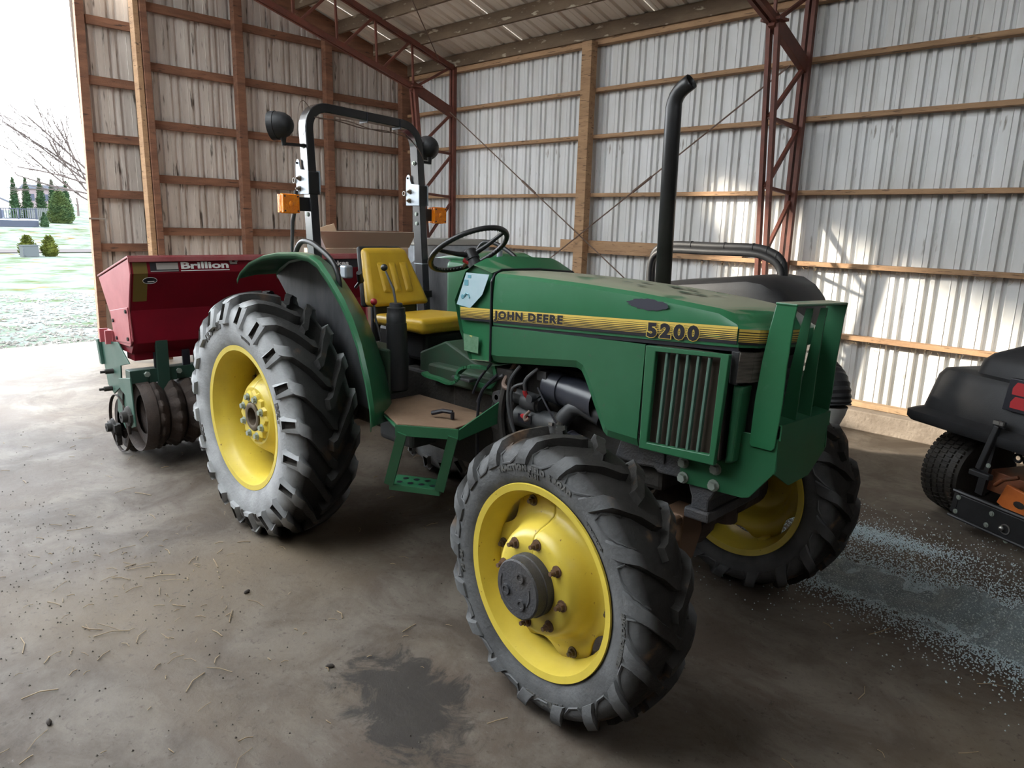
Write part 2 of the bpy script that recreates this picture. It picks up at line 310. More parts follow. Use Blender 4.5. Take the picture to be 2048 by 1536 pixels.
# outdoor ground: gently rising lawn
b = B(); xs = [-6.35, -7.5, -9, -12, -16, -22, -28, -31.0, -34.5, -40, -48, -56, -75, -110, -200]
def gz(x): return -.03 if x > -34 else (-.03+(-34-x)/16*.76 if x > -50 else .73+(-50-x)*.02)
ys = [-70, -40, -20, -10, -4, 0, 4, 8, 14, 22, 34, 60, 100]
V = [(x, y, gz(x)+0) for x in xs for y in ys]; n = len(ys)
b.add(V, [(i*n+j, (i+1)*n+j, (i+1)*n+j+1, i*n+j+1) for i in range(len(xs)-1) for j in range(n-1)])
b.add([(-6.35, -70, -.035), (30, -70, -.035), (30, -5.85, -.035), (-6.35, -5.85, -.035)], [(0, 1, 2, 3)])
tag(obj('ground', b, 'lawn', smooth=60), kind='structure')
b = B(); b.add([(-31.2, -60, .022), (-34.2, -60, .022), (-34.2, 60, .022), (-31.2, 60, .022)], [(0, 1, 2, 3)]); b.v = [p+Vector((0, 0, -.02)) for p in b.v]
tag(obj('trim_2', b, 'road'), kind='structure')
# ribbed sheets ----------------------------------------------------
def sheet(width, z0, ztop, along):
    """ribbed sheet .. profile u (0..width) vs depth; ztop(u) upper edge"""
    P = []; per = width/4
    for k in range(4):
        a = k*per; P += [(a, 0), (a+.062, 0), (a+.066, -.004), (a+.070, 0)]
        for q in (.108, .180): P += [(a+q, 0), (a+q+.008, .026), (a+q+.030, .026), (a+q+.042, 0)]
    P += [(width, 0), (width+.015, .004)]
    V = []
    for u, d in P:
        for z in (z0, ztop(u)): V.append(along(u, d, z))
    b = B(); b.add(V, [(2*i, 2*i+2, 2*i+3, 2*i+1) for i in range(len(P)-1)]); return b
w = .915
R = empty('wall_right', kind='structure')
me = sheet(w, .16, lambda u: 3.76, lambda u, d, z: (u, d, z)).mesh('panel', 'sheet_r')
for k in range(14): obj('panel', me, parent=R, loc=(XE+k*w, YR+(.003 if k % 2 else 0), 0))
b = B(); b.box((.9, 4.05, .08), (12.3, .22, .17)); obj('footing', b, 'curb', R, bevel=.01)
b = B(); b.box((.9, 4.115, .19), (12.3, .09, .045)); obj('sill_board', b, 'sill', R, bevel=.004)
for i, z in enumerate((.757, 1.365, 1.98, 2.598, 3.078, 3.575)):
    h = .04 if i < 5 else .09
    for x0, x1 in ((-5.2, .55), (.56, 7.0)):
        b = B(); b.box(((x0+x1)/2, 4.12, z), (x1-x0, .09, h)); obj('girt', b, 'wood', R, bevel=.003)
b = B(); b.box((-1.0, 4.1, 1.435), (2.3, .038, .10)); obj('girt', b, 'wood', R, bevel=.003, label='short wide board fixed above a girt')
b = B(); b.box((-1.79, 4.02, 1.78), (.135, .10, 3.56)); obj('post', b, 'wood', R, bevel=.004)
b = B(); b.box((5.2, 4.02, 1.78), (.135, .10, 3.56)); obj('post', b, 'wood', R, bevel=.004)
# end wall ---------------------------------------------------------
Lw = empty('wall_left', kind='structure')
y = .60
k = 0
while y < 4.15:
    ww = min(w, 4.19-y); y0 = y
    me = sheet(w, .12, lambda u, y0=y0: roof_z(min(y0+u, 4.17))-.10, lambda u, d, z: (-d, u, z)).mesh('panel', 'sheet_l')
    if ww < w:
        bm = bmesh.new(); bm.from_mesh(me); bmesh.ops.bisect_plane(bm, geom=bm.verts[:]+bm.edges[:]+bm.faces[:], plane_co=(0, ww, 0), plane_no=(0, 1, 0), clear_outer=True); bm.to_mesh(me); bm.free()
    obj('panel', me, parent=Lw, loc=(XE-(.003 if k % 2 else 0), y, 0)); y += w; k += 1
def zt(y): return roof_z(y)-.14
for z in (.24, .86, 1.452, 2.028, 2.605, 3.20, 3.80, 4.30):
    y0, y1 = .62, 4.10
    if z > 3.5: y1 = min(y1, 4.1-(z+.14-3.72)/.302)
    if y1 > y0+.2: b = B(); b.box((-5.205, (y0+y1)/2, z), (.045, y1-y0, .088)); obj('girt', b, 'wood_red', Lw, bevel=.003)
def post(y, wd, dp=.10, x=-5.14, mt='wood_red', z0=0, lean=0):
    b = B(); b.prism([(y-wd/2, z0), (y+wd/2, z0), (y+wd/2+lean, zt(y+wd/2)), (y-wd/2+lean, zt(y-wd/2))], 'x', x-dp/2, x+dp/2); return obj('post', b, mt, Lw, bevel=.004)
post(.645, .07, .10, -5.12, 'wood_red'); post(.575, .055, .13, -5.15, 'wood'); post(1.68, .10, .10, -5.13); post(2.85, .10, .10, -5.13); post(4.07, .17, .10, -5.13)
# gable rafter boards under the roof
for x in (-5.17, -5.05):
    b = B(); b.add([(x-.019, 4.12, roof_z(4.12)-.20), (x+.019, 4.12, roof_z(4.12)-.20), (x+.019, 4.12, roof_z(4.12)-.02), (x-.019, 4.12, roof_z(4.12)-.02),
                    (x-.019, -2, roof_z(-2)-.20), (x+.019, -2, roof_z(-2)-.20), (x+.019, -2, roof_z(-2)-.02), (x-.019, -2, roof_z(-2)-.02)],
                   [(0, 1, 2, 3), (7, 6, 5, 4), (0, 4, 5, 1), (1, 5, 6, 2), (2, 6, 7, 3), (3, 7, 4, 0)]); obj('rafter', b, 'wood_red', Lw)
# beyond the door: jamb, header and the rest of the end wall
b = B(); b.prism([(-5.65, 4.25), (.55, 4.25), (.55, roof_z(.55)-.1), (-2, roof_z(-2)-.1), (-5.65, roof_z(-5.65)-.1)], 'x', XE-.02, XE)
obj('header_sheet', b, 'sheet_l', Lw)
# added unseen barn-shaped slab, blocks the sun to cut the sunlit strip's edge
b = B(); b.prism([(-10.95, 0), (-10.95, 8.5), (-16, 10.5), (-24, 8.5), (-24, 0)], 'x', -16, -15); tag(obj('sun_blocker', b, 'dark_wall'), kind='structure')
# sliding door leaf, standing open outside the end wall --------------
D = empty('door_1', kind='structure')
b = B(); b.prism([(.035, .13), (.115, .13), (.19, 3.9), (.105, 3.9)], 'x', -5.52, -5.44); obj('stile', b, 'wood_red', D, bevel=.004)
me = sheet(w, .17, lambda u: 4.0, lambda u, d, z: (-d, u, z)).mesh('panel', 'sheet_l')
for i in range(3): obj('panel', me, parent=D, loc=(-5.535, .08+i*w, 0))
for z, yy in ((.68, .085), (1.262, .115), (1.845, .125), (2.435, .145), (3.02, .175), (3.62, .20)):
    b = B(); b.box((-5.485, yy+.65, z), (.04, 1.3, .09)); obj('rail', b, 'wood_red', D, bevel=.003)
b = B(); b.box((-5.43, .12, 1.575), (.012, .17, .018)); b.tube([(-5.42, .20, 1.575), (-5.42, .205, 1.50), (-5.42, .20, 1.45)], .006, 6); obj('latch', b, 'steel', D)
# other walls (outside the frame, they close the shed)
b = B(); b.box((7.0, -.75, 2.2), (.05, 9.9, 4.8)); tag(obj('wall_back', b, 'dark_wall'), kind='structure')
WN = empty('wall_near', kind='structure')
b = B(); b.box((.9, -5.65, 2.1), (12.2, .05, 4.2)); obj('cladding', b, 'dark_wall', WN)
for x in (-5.1, -1.4, 2.6): b = B(); b.box((x, -5.6, 2.0), (.14, .14, 4.0)); obj('post', b, 'wood', WN)
# ceiling ----------------------------------------------------------
Cg = empty('ceiling', kind='structure')
def slope_sheet(sgn, mt=None):
    P = []; per = w/4
    for k in range(4):
        a = k*per; P += [(a, 0), (a+.060, 0), (a+.066, .005), (a+.072, 0), (a+.128, 0), (a+.146, .024), (a+.180, .024), (a+.198, 0)]
    P += [(w+.01, 0)]; V = []
    for u, d in P:
        for yy in ((4.45, -2.0) if sgn > 0 else (-5.9, -2.0)): V.append((u, yy, roof_z(yy)+d+(.0 if yy != 4.45 else 0)))
    b = B(); b.add(V, [(2*i, 2*i+2, 2*i+3, 2*i+1) for i in range(len(P)-1)]); return b.mesh('roof_sheet', 'sheet_c' if mt is None else mt)
for sgn in (1, -1):
    me = slope_sheet(sgn); me_t = slope_sheet(-1, 'fill_sheet')     # translucent sheets added on the unseen slope to let in soft fill light
    for k in range(14): obj('roof_sheet', me_t if (sgn < 0 and k < SKY_N) else me, parent=Cg, loc=(XE-.35+k*w, 0, .004 if k % 2 else 0))
ang = math.atan(.302)
me = None
yy = 4.06
while yy > -1.9:
    zc = roof_z(yy)-.075; bb = B(); bb.box((.85, yy, zc), (12.2, .04, .145)); obj('purlin', bb, 'wood_old', Cg, bevel=.004); yy -= .555
for yy in (-2.6, -3.7, -4.8): bb = B(); bb.box((.85, yy, roof_z(yy)-.075), (12.2, .04, .145)); obj('purlin', bb, 'wood_old', Cg)
# steel truss frames -------------------------------------------------
def truss(X, label):
    T = empty('truss_frame', (X, 4.03, 0), 0, label, 'truss frame', 'steel truss frames of the shed')
    def P(yy, z, dx=0): return (dx, yy-4.03, z)
    def bar2(nm, a, c, s=.038, gap=.032, up=(1, 0, 0)):
        for dx in (-gap, gap): b = B(); b.bar(P(a[0], a[1], dx), P(c[0], c[1], dx), s, .034, up); obj(nm, b, 'rust', T)
    bar2('column_bar', (4.05, .0), (4.05, 3.60), .05, .028)
    bar2('inner_column_bar', (3.76, 0), (3.41, 3.24), .05, .034)
    zt_ = lambda yy: roof_z(yy)-.185
    bar2('top_chord', (4.05, zt_(4.05)+.02), (-2.0, zt_(-2.0)+.02), .05, .028)
    zb = lambda yy: 3.25+.293*(3.41-yy)
    bar2('bottom_chord', (3.41, 3.25), (-2.0, zb(-2.0)-.0), .05, .03)
    b = B(); b.bar(P(3.38, 3.27), P(4.06, 3.02), .12, .055, (1, 0, 0)); obj('knee_plate', b, 'rust', T, bevel=.004)
    b = B(); b.bar(P(3.34, 3.26), P(3.50, 3.27), .16, .02, (0, 0, 1)); obj('knee_cap', b, 'rust', T)
    yi = lambda z: 3.76-.108*z
    for z in (.2, .8, 1.4, 2.0, 2.55):
        b = B(); b.bar(P(yi(z), z), P(4.03, min(z+.50, 3.02)), .03, .03); obj('web_bar', b, 'rust', T)
        b = B(); b.bar(P(yi(z+.02), z+.0), P(4.03, z-.03), .025, .03); obj('web_bar', b, 'rust', T)
    yy = 3.41; b = B(); b.bar(P(3.45, 3.27), P(3.98, zt_(4.0)), .028, .028); obj('web_bar', b, 'rust', T)
    while yy > -1.9:
        b = B(); b.bar(P(yy, zb(yy)), P(yy-.02, zt_(yy-.02)), .022, .022); obj('web_bar', b, 'rust', T)
        b = B(); b.bar(P(yy-.47, zb(yy-.47)), P(yy-.06, zt_(yy-.06)), .028, .028); obj('web_bar', b, 'rust', T); yy -= .53
    return T
truss(-4.07, 'rust-red steel truss frame nearest the end wall, behind the roll bar')
truss(.58, 'rust-red steel truss frame standing mid wall, right of the exhaust stack')
def rod(a, c, label, rr=.007):
    a = Vector(a); c = Vector(c); mid = a+(c-a)*.32; d = (c-a).normalized()
    T = empty('brace_rod', a, 0, label, 'brace rod', 'thin steel cross-brace rods')
    b = B(); b.cyl((0, 0, 0), c-a, rr, 6); obj('rod', b, 'rod', T)
    b = B(); b.cyl(mid-a-d*.13, mid-a+d*.13, rr*2, 8); obj('turnbuckle', b, 'rod', T)
rod((-3.98, 3.925, 3.02), (.52, 3.925, .05), 'thin brace rod falling rightward from the corner truss across the wall')
rod((.52, 3.90, 3.02), (-3.98, 3.90, .05), 'thin brace rod rising rightward to the mid-wall truss')
rod((-4.0, 3.75, roof_z(3.75)-.2), (.5, -1.9, roof_z(-1.9)-.25), 'thin brace rod slanting up under the roof from the corner truss', .006)

# ================================================================== OUTDOORS
def blob_foliage(name, parent, mt, prof, seed, n=20, rough=.16, loc=(0, 0, 0)):
    """bushy crown: lathe with many small outward leaf tufts"""
    rnd = random.Random(seed); b = B(); H = prof[-1][0]
    def rad(z):
        for (z0, r0), (z1, r1) in zip(prof, prof[1:]):
            if z0 <= z <= z1: return r0+(r1-r0)*(z-z0)/(z1-z0+1e-6)
        return 0
    P = [(z, max(.01, r*.86)) for z, r in prof]; b.lathe(P, 12, 'z')
    for _ in range(n):
        z = rnd.uniform(prof[0][0], H*.99); t = rnd.uniform(0, 2*PI); r = rad(z)*rnd.uniform(.75, 1.08); s = rough*(.5+rnd.random())
        c = Vector((r*math.cos(t), r*math.sin(t), z)); o = Vector((math.cos(t), math.sin(t), rnd.uniform(.4, 1.4))).normalized()*s; sd_ = Vector((-math.sin(t), math.cos(t), 0))*s*.5
        b.add([c-sd_, c+sd_, c+o+sd_*.2, c+o*.3+Vector((0, 0, s*.4))], [(0, 1, 2), (0, 2, 3), (1, 3, 2)])
    return obj(name, b, mt, parent, loc=loc)
def tree(nm, lab, cat, loc, prof, mt, seed, n, rough, group=None):
    T = empty(nm, loc, 0, lab, cat, group); blob_foliage('foliage', T, mt, prof, seed, n, rough); b = B(); b.cyl((0, 0, -.1), (0, 0, .5), .07, 8); obj('trunk', b, 'bark', T); return T
GOLD = [(0, .22), (.15, .29), (.35, .28), (.5, .2), (.66, .09), (.74, .01)]
tree('golden_shrub', 'rounded golden conifer shrub half hidden behind the white box', 'shrub', (-28.9, 4.15, 0), GOLD, 'leaf_gold', 3, 500, .07)
tree('golden_shrub', 'rounded golden conifer shrub standing free, right of the white box', 'shrub', (-28.5, 4.79, -.02), [(z*1.02, r*.95) for z, r in GOLD], 'leaf_gold', 4, 500, .07)
T = empty('utility_box', (-28.2, 4.06, -.02), .3, 'small white box standing in front of a golden shrub', 'box')
b = B(); b.box((0, 0, .21), (.25, .56, .40)); obj('body', b, 'box_white', T, bevel=.015); b = B(); b.box((0, 0, .42), (.29, .60, .03)); obj('lid', b, 'box_white', T, bevel=.01)
b = B(); b.tube([(.135, -.27, .33), (.16, -.29, .3), (.16, -.29, .06), (.135, -.2, .05)], .008, 5); obj('handle', b, 'deck', T)
ARB = [(0, .45), (.3, .5), (.9, .42), (1.7, .26), (2.3, .11), (2.75, .01)]
arb = 'columnar arborvitaes'
for i, (yy, h, lab) in enumerate([(10.35, 1.0, 'pointed dark arborvitae, leftmost of the row, beside the white gable'), (11.15, 1.02, 'pointed dark arborvitae, second from the left in the row'),
                                  (12.05, 1.02, 'broader dark arborvitae, third from the left in the row'), (12.85, 1.0, 'dark arborvitae right behind the left edge of the spruce'), (13.8, .98, 'dark arborvitae behind the right side of the spruce')]):
    tree('arborvitae', lab, 'tree', (-62, yy, .95), [(z*1.12*h, r*.78) for z, r in ARB], 'leaf_dk', 10+i, 700, .12, arb)
tree('spruce_bush', 'broad light green spruce bush in front of the arborvitae row', 'tree', (-56, 11.85, .82), [(0, .62), (.35, .78), (.9, .7), (1.5, .5), (2.0, .22), (2.25, .02)], 'leaf_spruce', 20, 1100, .16)
tree('cone_shrub', 'small dark cone-shaped shrub at the corner of the deck', 'shrub', (-49.5, 9.36, .70), [(0, .24), (.12, .28), (.4, .2), (.7, .08), (.88, .01)], 'leaf_dk', 21, 400, .06)
T = empty('deck', (-51, 7, .7), 0, 'low blue-grey wooden deck with a slatted railing', 'deck')
b = B(); b.box((0, .1, .19), (3, 3.9, .38)); obj('platform', b, 'deck', T); b = B(); b.box((0, .1, .405), (3, 3.9, .05)); obj('snow_cover', b, 'snow', T)
b = B(); b.box((1.45, .1, 1.06), (.06, 3.9, .05)); b.box((1.45, .1, .48), (.05, 3.9, .05)); obj('rail', b, 'deck', T)
for k in range(5): b = B(); b.box((1.45, -1.75+k*.93, .72), (.09, .09, .8)); obj('post', b, 'deck', T)
me = B().box((0, 0, .75), (.03, .035, .58)).mesh('baluster', 'deck')
for k in range(30): obj('baluster', me, parent=T, loc=(1.45, -1.7+k*.125, 0))
T = empty('bench', (-52, 6.9, 1.13), 0, 'dark blue covered bench standing on the deck', 'bench'); b = B(); b.box((0, 0, .32), (.8, 1.6, .5)); obj('cover', b, 'deck', T, bevel=.08)
T = empty('fence', (-60, 11.6, .93), 0, 'grey picket fence behind the small cone shrub', 'fence')
b = B(); b.box((0, 0, .35), (.04, 1.9, .06)); b.box((0, 0, .75), (.04, 1.9, .06)); obj('rail', b, 'fence', T)
me = B().box((0, 0, .48), (.025, .085, .95)).mesh('picket', 'fence')
for k in range(16): obj('picket', me, parent=T, loc=(.03, -.9+k*.12, 0))
T = empty('house', (-100, 14.5, 1.6), .1, 'white gabled house with a blue-grey roof at the far left', 'house')
b = B(); b.prism([(-3.2, 0), (2.0, 0), (2.0, .9), (-.6, 2.1), (-3.2, .9)], 'x', -3, 3); obj('wall', b, 'house', T)
b = B(); b.prism([(2.25, .72), (2.25, .9), (-.6, 2.28), (-3.5, .9), (-3.5, .72), (-.6, 2.08)], 'x', -3.2, 3.2); obj('roof', b, 'roofing', T)
b = B(); b.box((3.02, .3, .6), (.05, .5, .5)); obj('window', b, 'deck', T)
T = empty('house', (-104, 21, 1.6), .05, 'pinkish two-storey house behind the arborvitae row', 'house')
b = B(); b.box((0, 0, 1.3), (5, 4.6, 2.9)); obj('wall', b, 'pink_wall', T); b = B(); b.prism([(-2.6, 2.7), (2.6, 2.7), (2.2, 3.2), (-2.2, 3.2)], 'x', -2.7, 2.7); obj('roof', b, 'roofing', T)
for yy in (-1.3, .2, 1.5): b = B(); b.box((2.52, yy, 1.7), (.05, .5, .8)); obj('window', b, 'deck', T)
def branches(b, p, d, L, r, depth, rnd, tw):
    if depth == 0 or r < .0022: return
    n = 4; P = [p]; R_ = [r]; q = p.copy(); dd = d.copy()
    for i in range(n):
        dd = (dd+Vector((rnd.uniform(-1, 1), rnd.uniform(-1, 1), rnd.uniform(-.6, .75)))*.16).normalized(); q = q+dd*(L/n); P.append(q.copy()); R_.append(r*(1-.12*(i+1)))
    (b if r > .028 else tw).tube(P, R_, 5 if r > .03 else 3, False)
    for i in range(1, n+1):
        for _ in range(2 if i < n else 2):
            if rnd.random() < .85:
                e = (dd+Vector((rnd.uniform(-1, 1), rnd.uniform(-1, 1), rnd.uniform(-.5, .9)))*.75).normalized(); branches(b, P[i], e, L*rnd.uniform(.5, .78), R_[i]*rnd.uniform(.42, .62), depth-1, rnd, tw)
def bare_tree(lab, loc, H, r, seed, dirs, depth=4):
    T = empty('bare_tree', loc, 0, lab, 'tree'); rnd = random.Random(seed); b = B(); tw = B(); b.tube([(0, 0, -.2), (0, .05, H*.25), (0, 0, H*.42)], [r, r*.8, r*.7], 8)
    for k, d in enumerate(dirs): branches(b, Vector((0, 0, H*(.22+.2*(k/len(dirs))))), Vector(d).normalized(), H*.50, r*.30, depth, rnd, tw)
    obj('trunk', b, 'bark', T); obj('twigs', tw, 'bark', T, kind='stuff')
bare_tree('large bare tree with thin drooping branches reaching in from the door edge', (-40, 9.9, .2), 8.0, .2, 5, [(0, -1, .45), (.2, -.9, .9), (0, -.6, 1.3), (.1, -1, .12), (0, .7, 1), (-.3, -.8, .65), (.3, -1, .25), (-.2, -1, .75), (.1, -1, 1.1)], 5)
bare_tree('small bare tree far off behind the right side of the spruce', (-78, 18.6, 1.3), 4.2, .12, 9, [(0, -.6, 1), (0, .6, 1), (.3, 0, 1.2), (0, -.2, 1)], 4)
# limestone gravel by the door: too many to count
rnd = random.Random(3); b = B()
for _ in range(5200):
    t = rnd.random(); x = -6.35-(.05+7.5*t*t); yy = rnd.uniform(-3.2-2.0*t, 1.6+1.5*t); s = rnd.uniform(.014, .034)*(1+.3*t); sx, sy = rnd.uniform(.7, 1.4), rnd.uniform(.7, 1.4)
    if x > -6.9: s *= .6
    a = rnd.uniform(0, 6.3); c, q = math.cos(a), math.sin(a); V = []
    for (px, py, pz) in ((1, 0, 0), (0, 1, 0), (-1, .1, 0), (.1, -1, 0), (.2, .1, .75)): V.append((x+s*(px*sx*c-py*sy*q), yy+s*(px*sx*q+py*sy*c), -.035+s*(.35+pz)))
    b.add(V, [(0, 1, 4), (1, 2, 4), (2, 3, 4), (3, 0, 4)])
tag(obj('gravel', b, 'stone'), 'pale limestone gravel strewn outside the door', 'gravel', kind='stuff')

# ================================================================== TRACTOR
TR = empty('tractor', (0, 0, 0), .008987, 'green four-wheel-drive utility tractor with yellow rims and black roll bar', 'tractor')
def tyre(Rr, hb, prof, nl, lh, lead, kind):
    """carcass + chevron lugs. prof: outer half profile (y, r) from bead to crown; y>0 is mirrored"""
    full = prof+[(-y, r) for y, r in prof[::-1][1:]]
    b = B(); i0 = sum(1 for y_, r_ in prof if r_ < prof[-1][1]-.035); nf = len(full)
    b.lathe(full, 96, 'y')
    b.cur = 1
    L_ = [0]
    for p, q in zip(prof, prof[1:]): L_.append(L_[-1]+math.hypot(q[0]-p[0], q[1]-p[1]))
    tot = L_[-1]
    def at(s):      # s: arc distance from crown (0) outward along the profile
        d = tot-s
        for i in range(len(prof)-1):
            if d <= L_[i+1]+1e-9:
                t = (d-L_[i])/(L_[i+1]-L_[i]); p, q = prof[i], prof[i+1]; y = p[0]+(q[0]-p[0])*t; r = p[1]+(q[1]-p[1])*t
                nx, nr = (q[1]-p[1]), -(q[0]-p[0]); l = math.hypot(nx, nr); nx, nr = nx/l, nr/l
                if nr < 0 and r > prof[-1][1]-.03: nx, nr = -nx, -nr
                if nx < 0: nx, nr = abs(nx), nr
                return y, r, nx, abs(nr) if r > prof[-1][1]-.06 else nr
        return prof[-1][0], prof[-1][1], 0, 1
    smax = {'rear': .150, 'front': .160}[kind]; n = 9
    for side in (1, -1):
        for k in range(nl):
            th0 = 2*PI*(k+(.5 if side < 0 else 0))/nl; rows = []
            for i in range(n+1):
                s = -.012+(smax+.012)*i/n; ss = max(s, 0); y, r, ny, nr = at(ss)
                if s < 0: y = s
                f = ss/smax; th = th0+lead*(1-f)**1.15*(1.0)
                wd = (.042 if kind == 'rear' else .034)*(1+.45*f); h = lh*(1 if f < .62 else 1-(f-.62)/.38*(.25 if kind == 'rear' else .72))
                wa = wd/2/r; row = []
                for a, hh, g in ((-1.35, -.004, 1), (-1, h, 1), (1, h, 1), (1.35, -.004, 1)):
                    t = th+a*wa; rr = r+nr*hh; yy_ = (y+ny*hh)*side if s >= 0 else y*side
                    if i == n: rr = r+nr*min(hh, h)
                    row.append((rr*math.sin(t), yy_, rr*math.cos(t)))
                rows.append(row)
            V = [p for q in rows for p in q]; F = []
            for i in range(n):
                for j in range(3): F.append((i*4+j, i*4+j+1, (i+1)*4+j+1, (i+1)*4+j))
            F.append((0, 1, 2, 3)); F.append((n*4+3, n*4+2, n*4+1, n*4))
            b.cur = 0; b.add(V, F)
            if kind == 'rear':      # raised trapezoid frame at the lug end with a hollow in it
                b.cur = 0
                def pt(s, t, up): y, r, ny, nr = at(s); hh = up; rr = r+nr*hh; return Vector((rr*math.sin(t), (y+ny*hh)*side, rr*math.cos(t)))
                s0, s1 = .136, .238; hs = [(s0, .029), (s1, .035)]; O = []; I = []; I2 = []; O0 = []
                for s, wq in hs:
                    f = s/smax; th = th0+lead*max(0, 1-f)**1.15; r = at(s)[1]
                    for a in (-1, 1):
                        ht = lh*(.76 if s == s0 else .45); O.append(pt(s, th+a*wq*.95/r, ht)); O0.append(pt(s, th+a*wq*1.15/r, -.004))
                        si = s+.022 if s == s0 else s-.018; fi = si/smax; ti = th0+lead*max(0, 1-fi)**1.15
                        I.append(pt(si, ti+a*(wq-.011)*.8/r, lh*(.72 if s == s0 else .50))); I2.append(pt(si, ti+a*(wq-.012)*.7/r, .006))
                q = [0, 1, 3, 2]; V = O+I+I2+O0; F = []
                for a in range(4):
                    c = q[a]; d = q[(a+1) % 4]; F += [(c, d, 4+d, 4+c), (12+c, 12+d, d, c)]
                b.add(V, F); b.cur = 1
                F = [(4+q[a], 4+q[(a+1) % 4], 8+q[(a+1) % 4], 8+q[a]) for a in range(4)]+[(8, 9, 11, 10)]
                b.add(V, F)
            else:                   # raised moulding line that frames the pocket between two lugs
                b.cur = 0; P = []; dth = 2*PI/nl
                for (s, tt) in ((.085, .20), (.128, .20), (.158, .36), (.158, .64), (.128, .80), (.085, .80)):
                    y, r, ny, nr = at(s); f = s/smax; tb = th0+lead*max(0, 1-f)**1.15+tt*dth; P.append(((r+nr*.002)*math.sin(tb), (y+ny*.002)*side, (r+nr*.002)*math.cos(tb)))
                b.tube(P, .0045, 5); b.cur = 1
    return b
def arc_text(txt, R0, ang, size, yv, name, parent, mt, side=-1, step=None, up=1):
    """lettering bent round the sidewall; ang = centre angle from the top, forward positive"""
    b = text_mesh(txt, size, .004*size/.05, .0015, 1.15)
    xs = [p.x for p in b.v]; c = (min(xs)+max(xs))/2
    def fn(p):
        rr = R0+p.y*up; t = ang+(p.x-c)*up/R0; return (rr*math.sin(t), side*(yv(rr)+.0015+p.z), rr*math.cos(t))
    return obj(name, mapped(b, fn), mt, parent)
RP = [(.150, .372), (.166, .405), (.175, .455), (.174, .51), (.158, .556), (.126, .585), (.07, .596), (0, .600)]
FP = [(.098, .322), (.113, .348), (.121, .385), (.117, .423), (.100, .450), (.060, .466), (0, .470)]
def prof_y(P):
    def f(r):
        for (y0, r0), (y1, r1) in zip(P, P[1:]):
            if r0 <= r <= r1: return y0+(y1-y0)*(r-r0)/(r1-r0)
        return P[0][0]
    return f
rear_tyre = tyre(.645, .15, RP, 20, .046, .36, 'rear').mesh('tire', ['tyre_r', 'rubber_tread'], 38)
front_tyre = tyre(.495, .1, FP, 17, .027, .33, 'front').mesh('tire', ['tyre_f', 'rubber_tread'], 38)
def bolt_mesh(r, h, mt, stud=0, ax='y', sgn=-1):
    b = B(); b.tube([(0, 0, 0), (0, sgn*h, 0)], r, 6)
    b.tube([(0, sgn*h*.0, 0), (0, sgn*.004, 0)], r*1.45, 12)
    if stud: b.tube([(0, sgn*h, 0), (0, sgn*(h+stud), 0)], r*.55, 8)
    return b.mesh('bolt', mt, 40)
def rear_wheel(x, y, s, lab):
    """s=-1 right side (outer face towards -y)"""
    b = B()
    pr = [(-.152, .352), (-.155, .378), (-.147, .380), (-.140, .366), (-.132, .352), (-.105, .342), (-.08, .330), (.05, .330), (.09, .346), (.13, .352), (.147, .380), (.152, .378), (.146, .350), (.10, .340), (.055, .323), (-.08, .323), (-.10, .334), (-.13, .345)]
    b.lathe([(-s*a, r) for a, r in pr], 96, 'y', closed=True)
    Wl = obj('wheel', b, 'jd_yellow', TR, 35, loc=(x, y, .625), label=lab)
    obj('tire', rear_tyre, parent=Wl)
    # dished disc, bulging outward to the hub, with lobed outer edge
    b = B(); rows = []; n = 96
    for k in range(n):
        t = 2*PI*k/n; lob = .5+.5*math.cos(6*t)
        rows.append([(r*math.sin(t), -s*a, r*math.cos(t)) for a, r in ((-.075, .085), (-.075, .15), (-.060, .17), (-.02, .20), (.03, .235), (.06, .270), (.066, .282+.040*lob**.6))])
    rows.append(rows[0]); b.loft(rows); obj('wheel_disc', b, 'jd_yellow', Wl, 35, solid=.01)
    b = B(); rows = []
    for k in range(n+1):
        t = 2*PI*k/n; w_ = .008*math.cos(16*t)
        rows.append([(r*math.sin(t), -s*a, r*math.cos(t)) for a, r in ((-.078, .075), (-.094, .078), (-.096, .10), (-.094, .125+w_), (-.078, .135+w_))])
    b.loft(rows); obj('hub_flange', b, 'jd_yellow', Wl, 40)
    b = B(); b.lathe([(s*.06, .045), (s*.10, .047), (s*.104, .062), (s*.10, .073), (s*.08, .075)], 40, 'y'); b.lathe([(s*.02, .002), (s*.02, .048), (s*.1, .048)], 30); obj('hub_bore', b, 'bolt', Wl, 40)
    bm_ = bolt_mesh(.014, .018, 'bolt_g', sgn=s)
    for k in range(8): t = 2*PI*(k+.5)/8; obj('bolt', bm_, parent=Wl, loc=(.105*math.sin(t), s*.095, .105*math.cos(t)))
    bm_ = bolt_mesh(.014, .02, 'bolt', sgn=s)
    for k in range(6): t = 2*PI*k/6; obj('bolt', bm_, parent=Wl, loc=(.292*math.sin(t), -s*.062, .292*math.cos(t)))
    return Wl
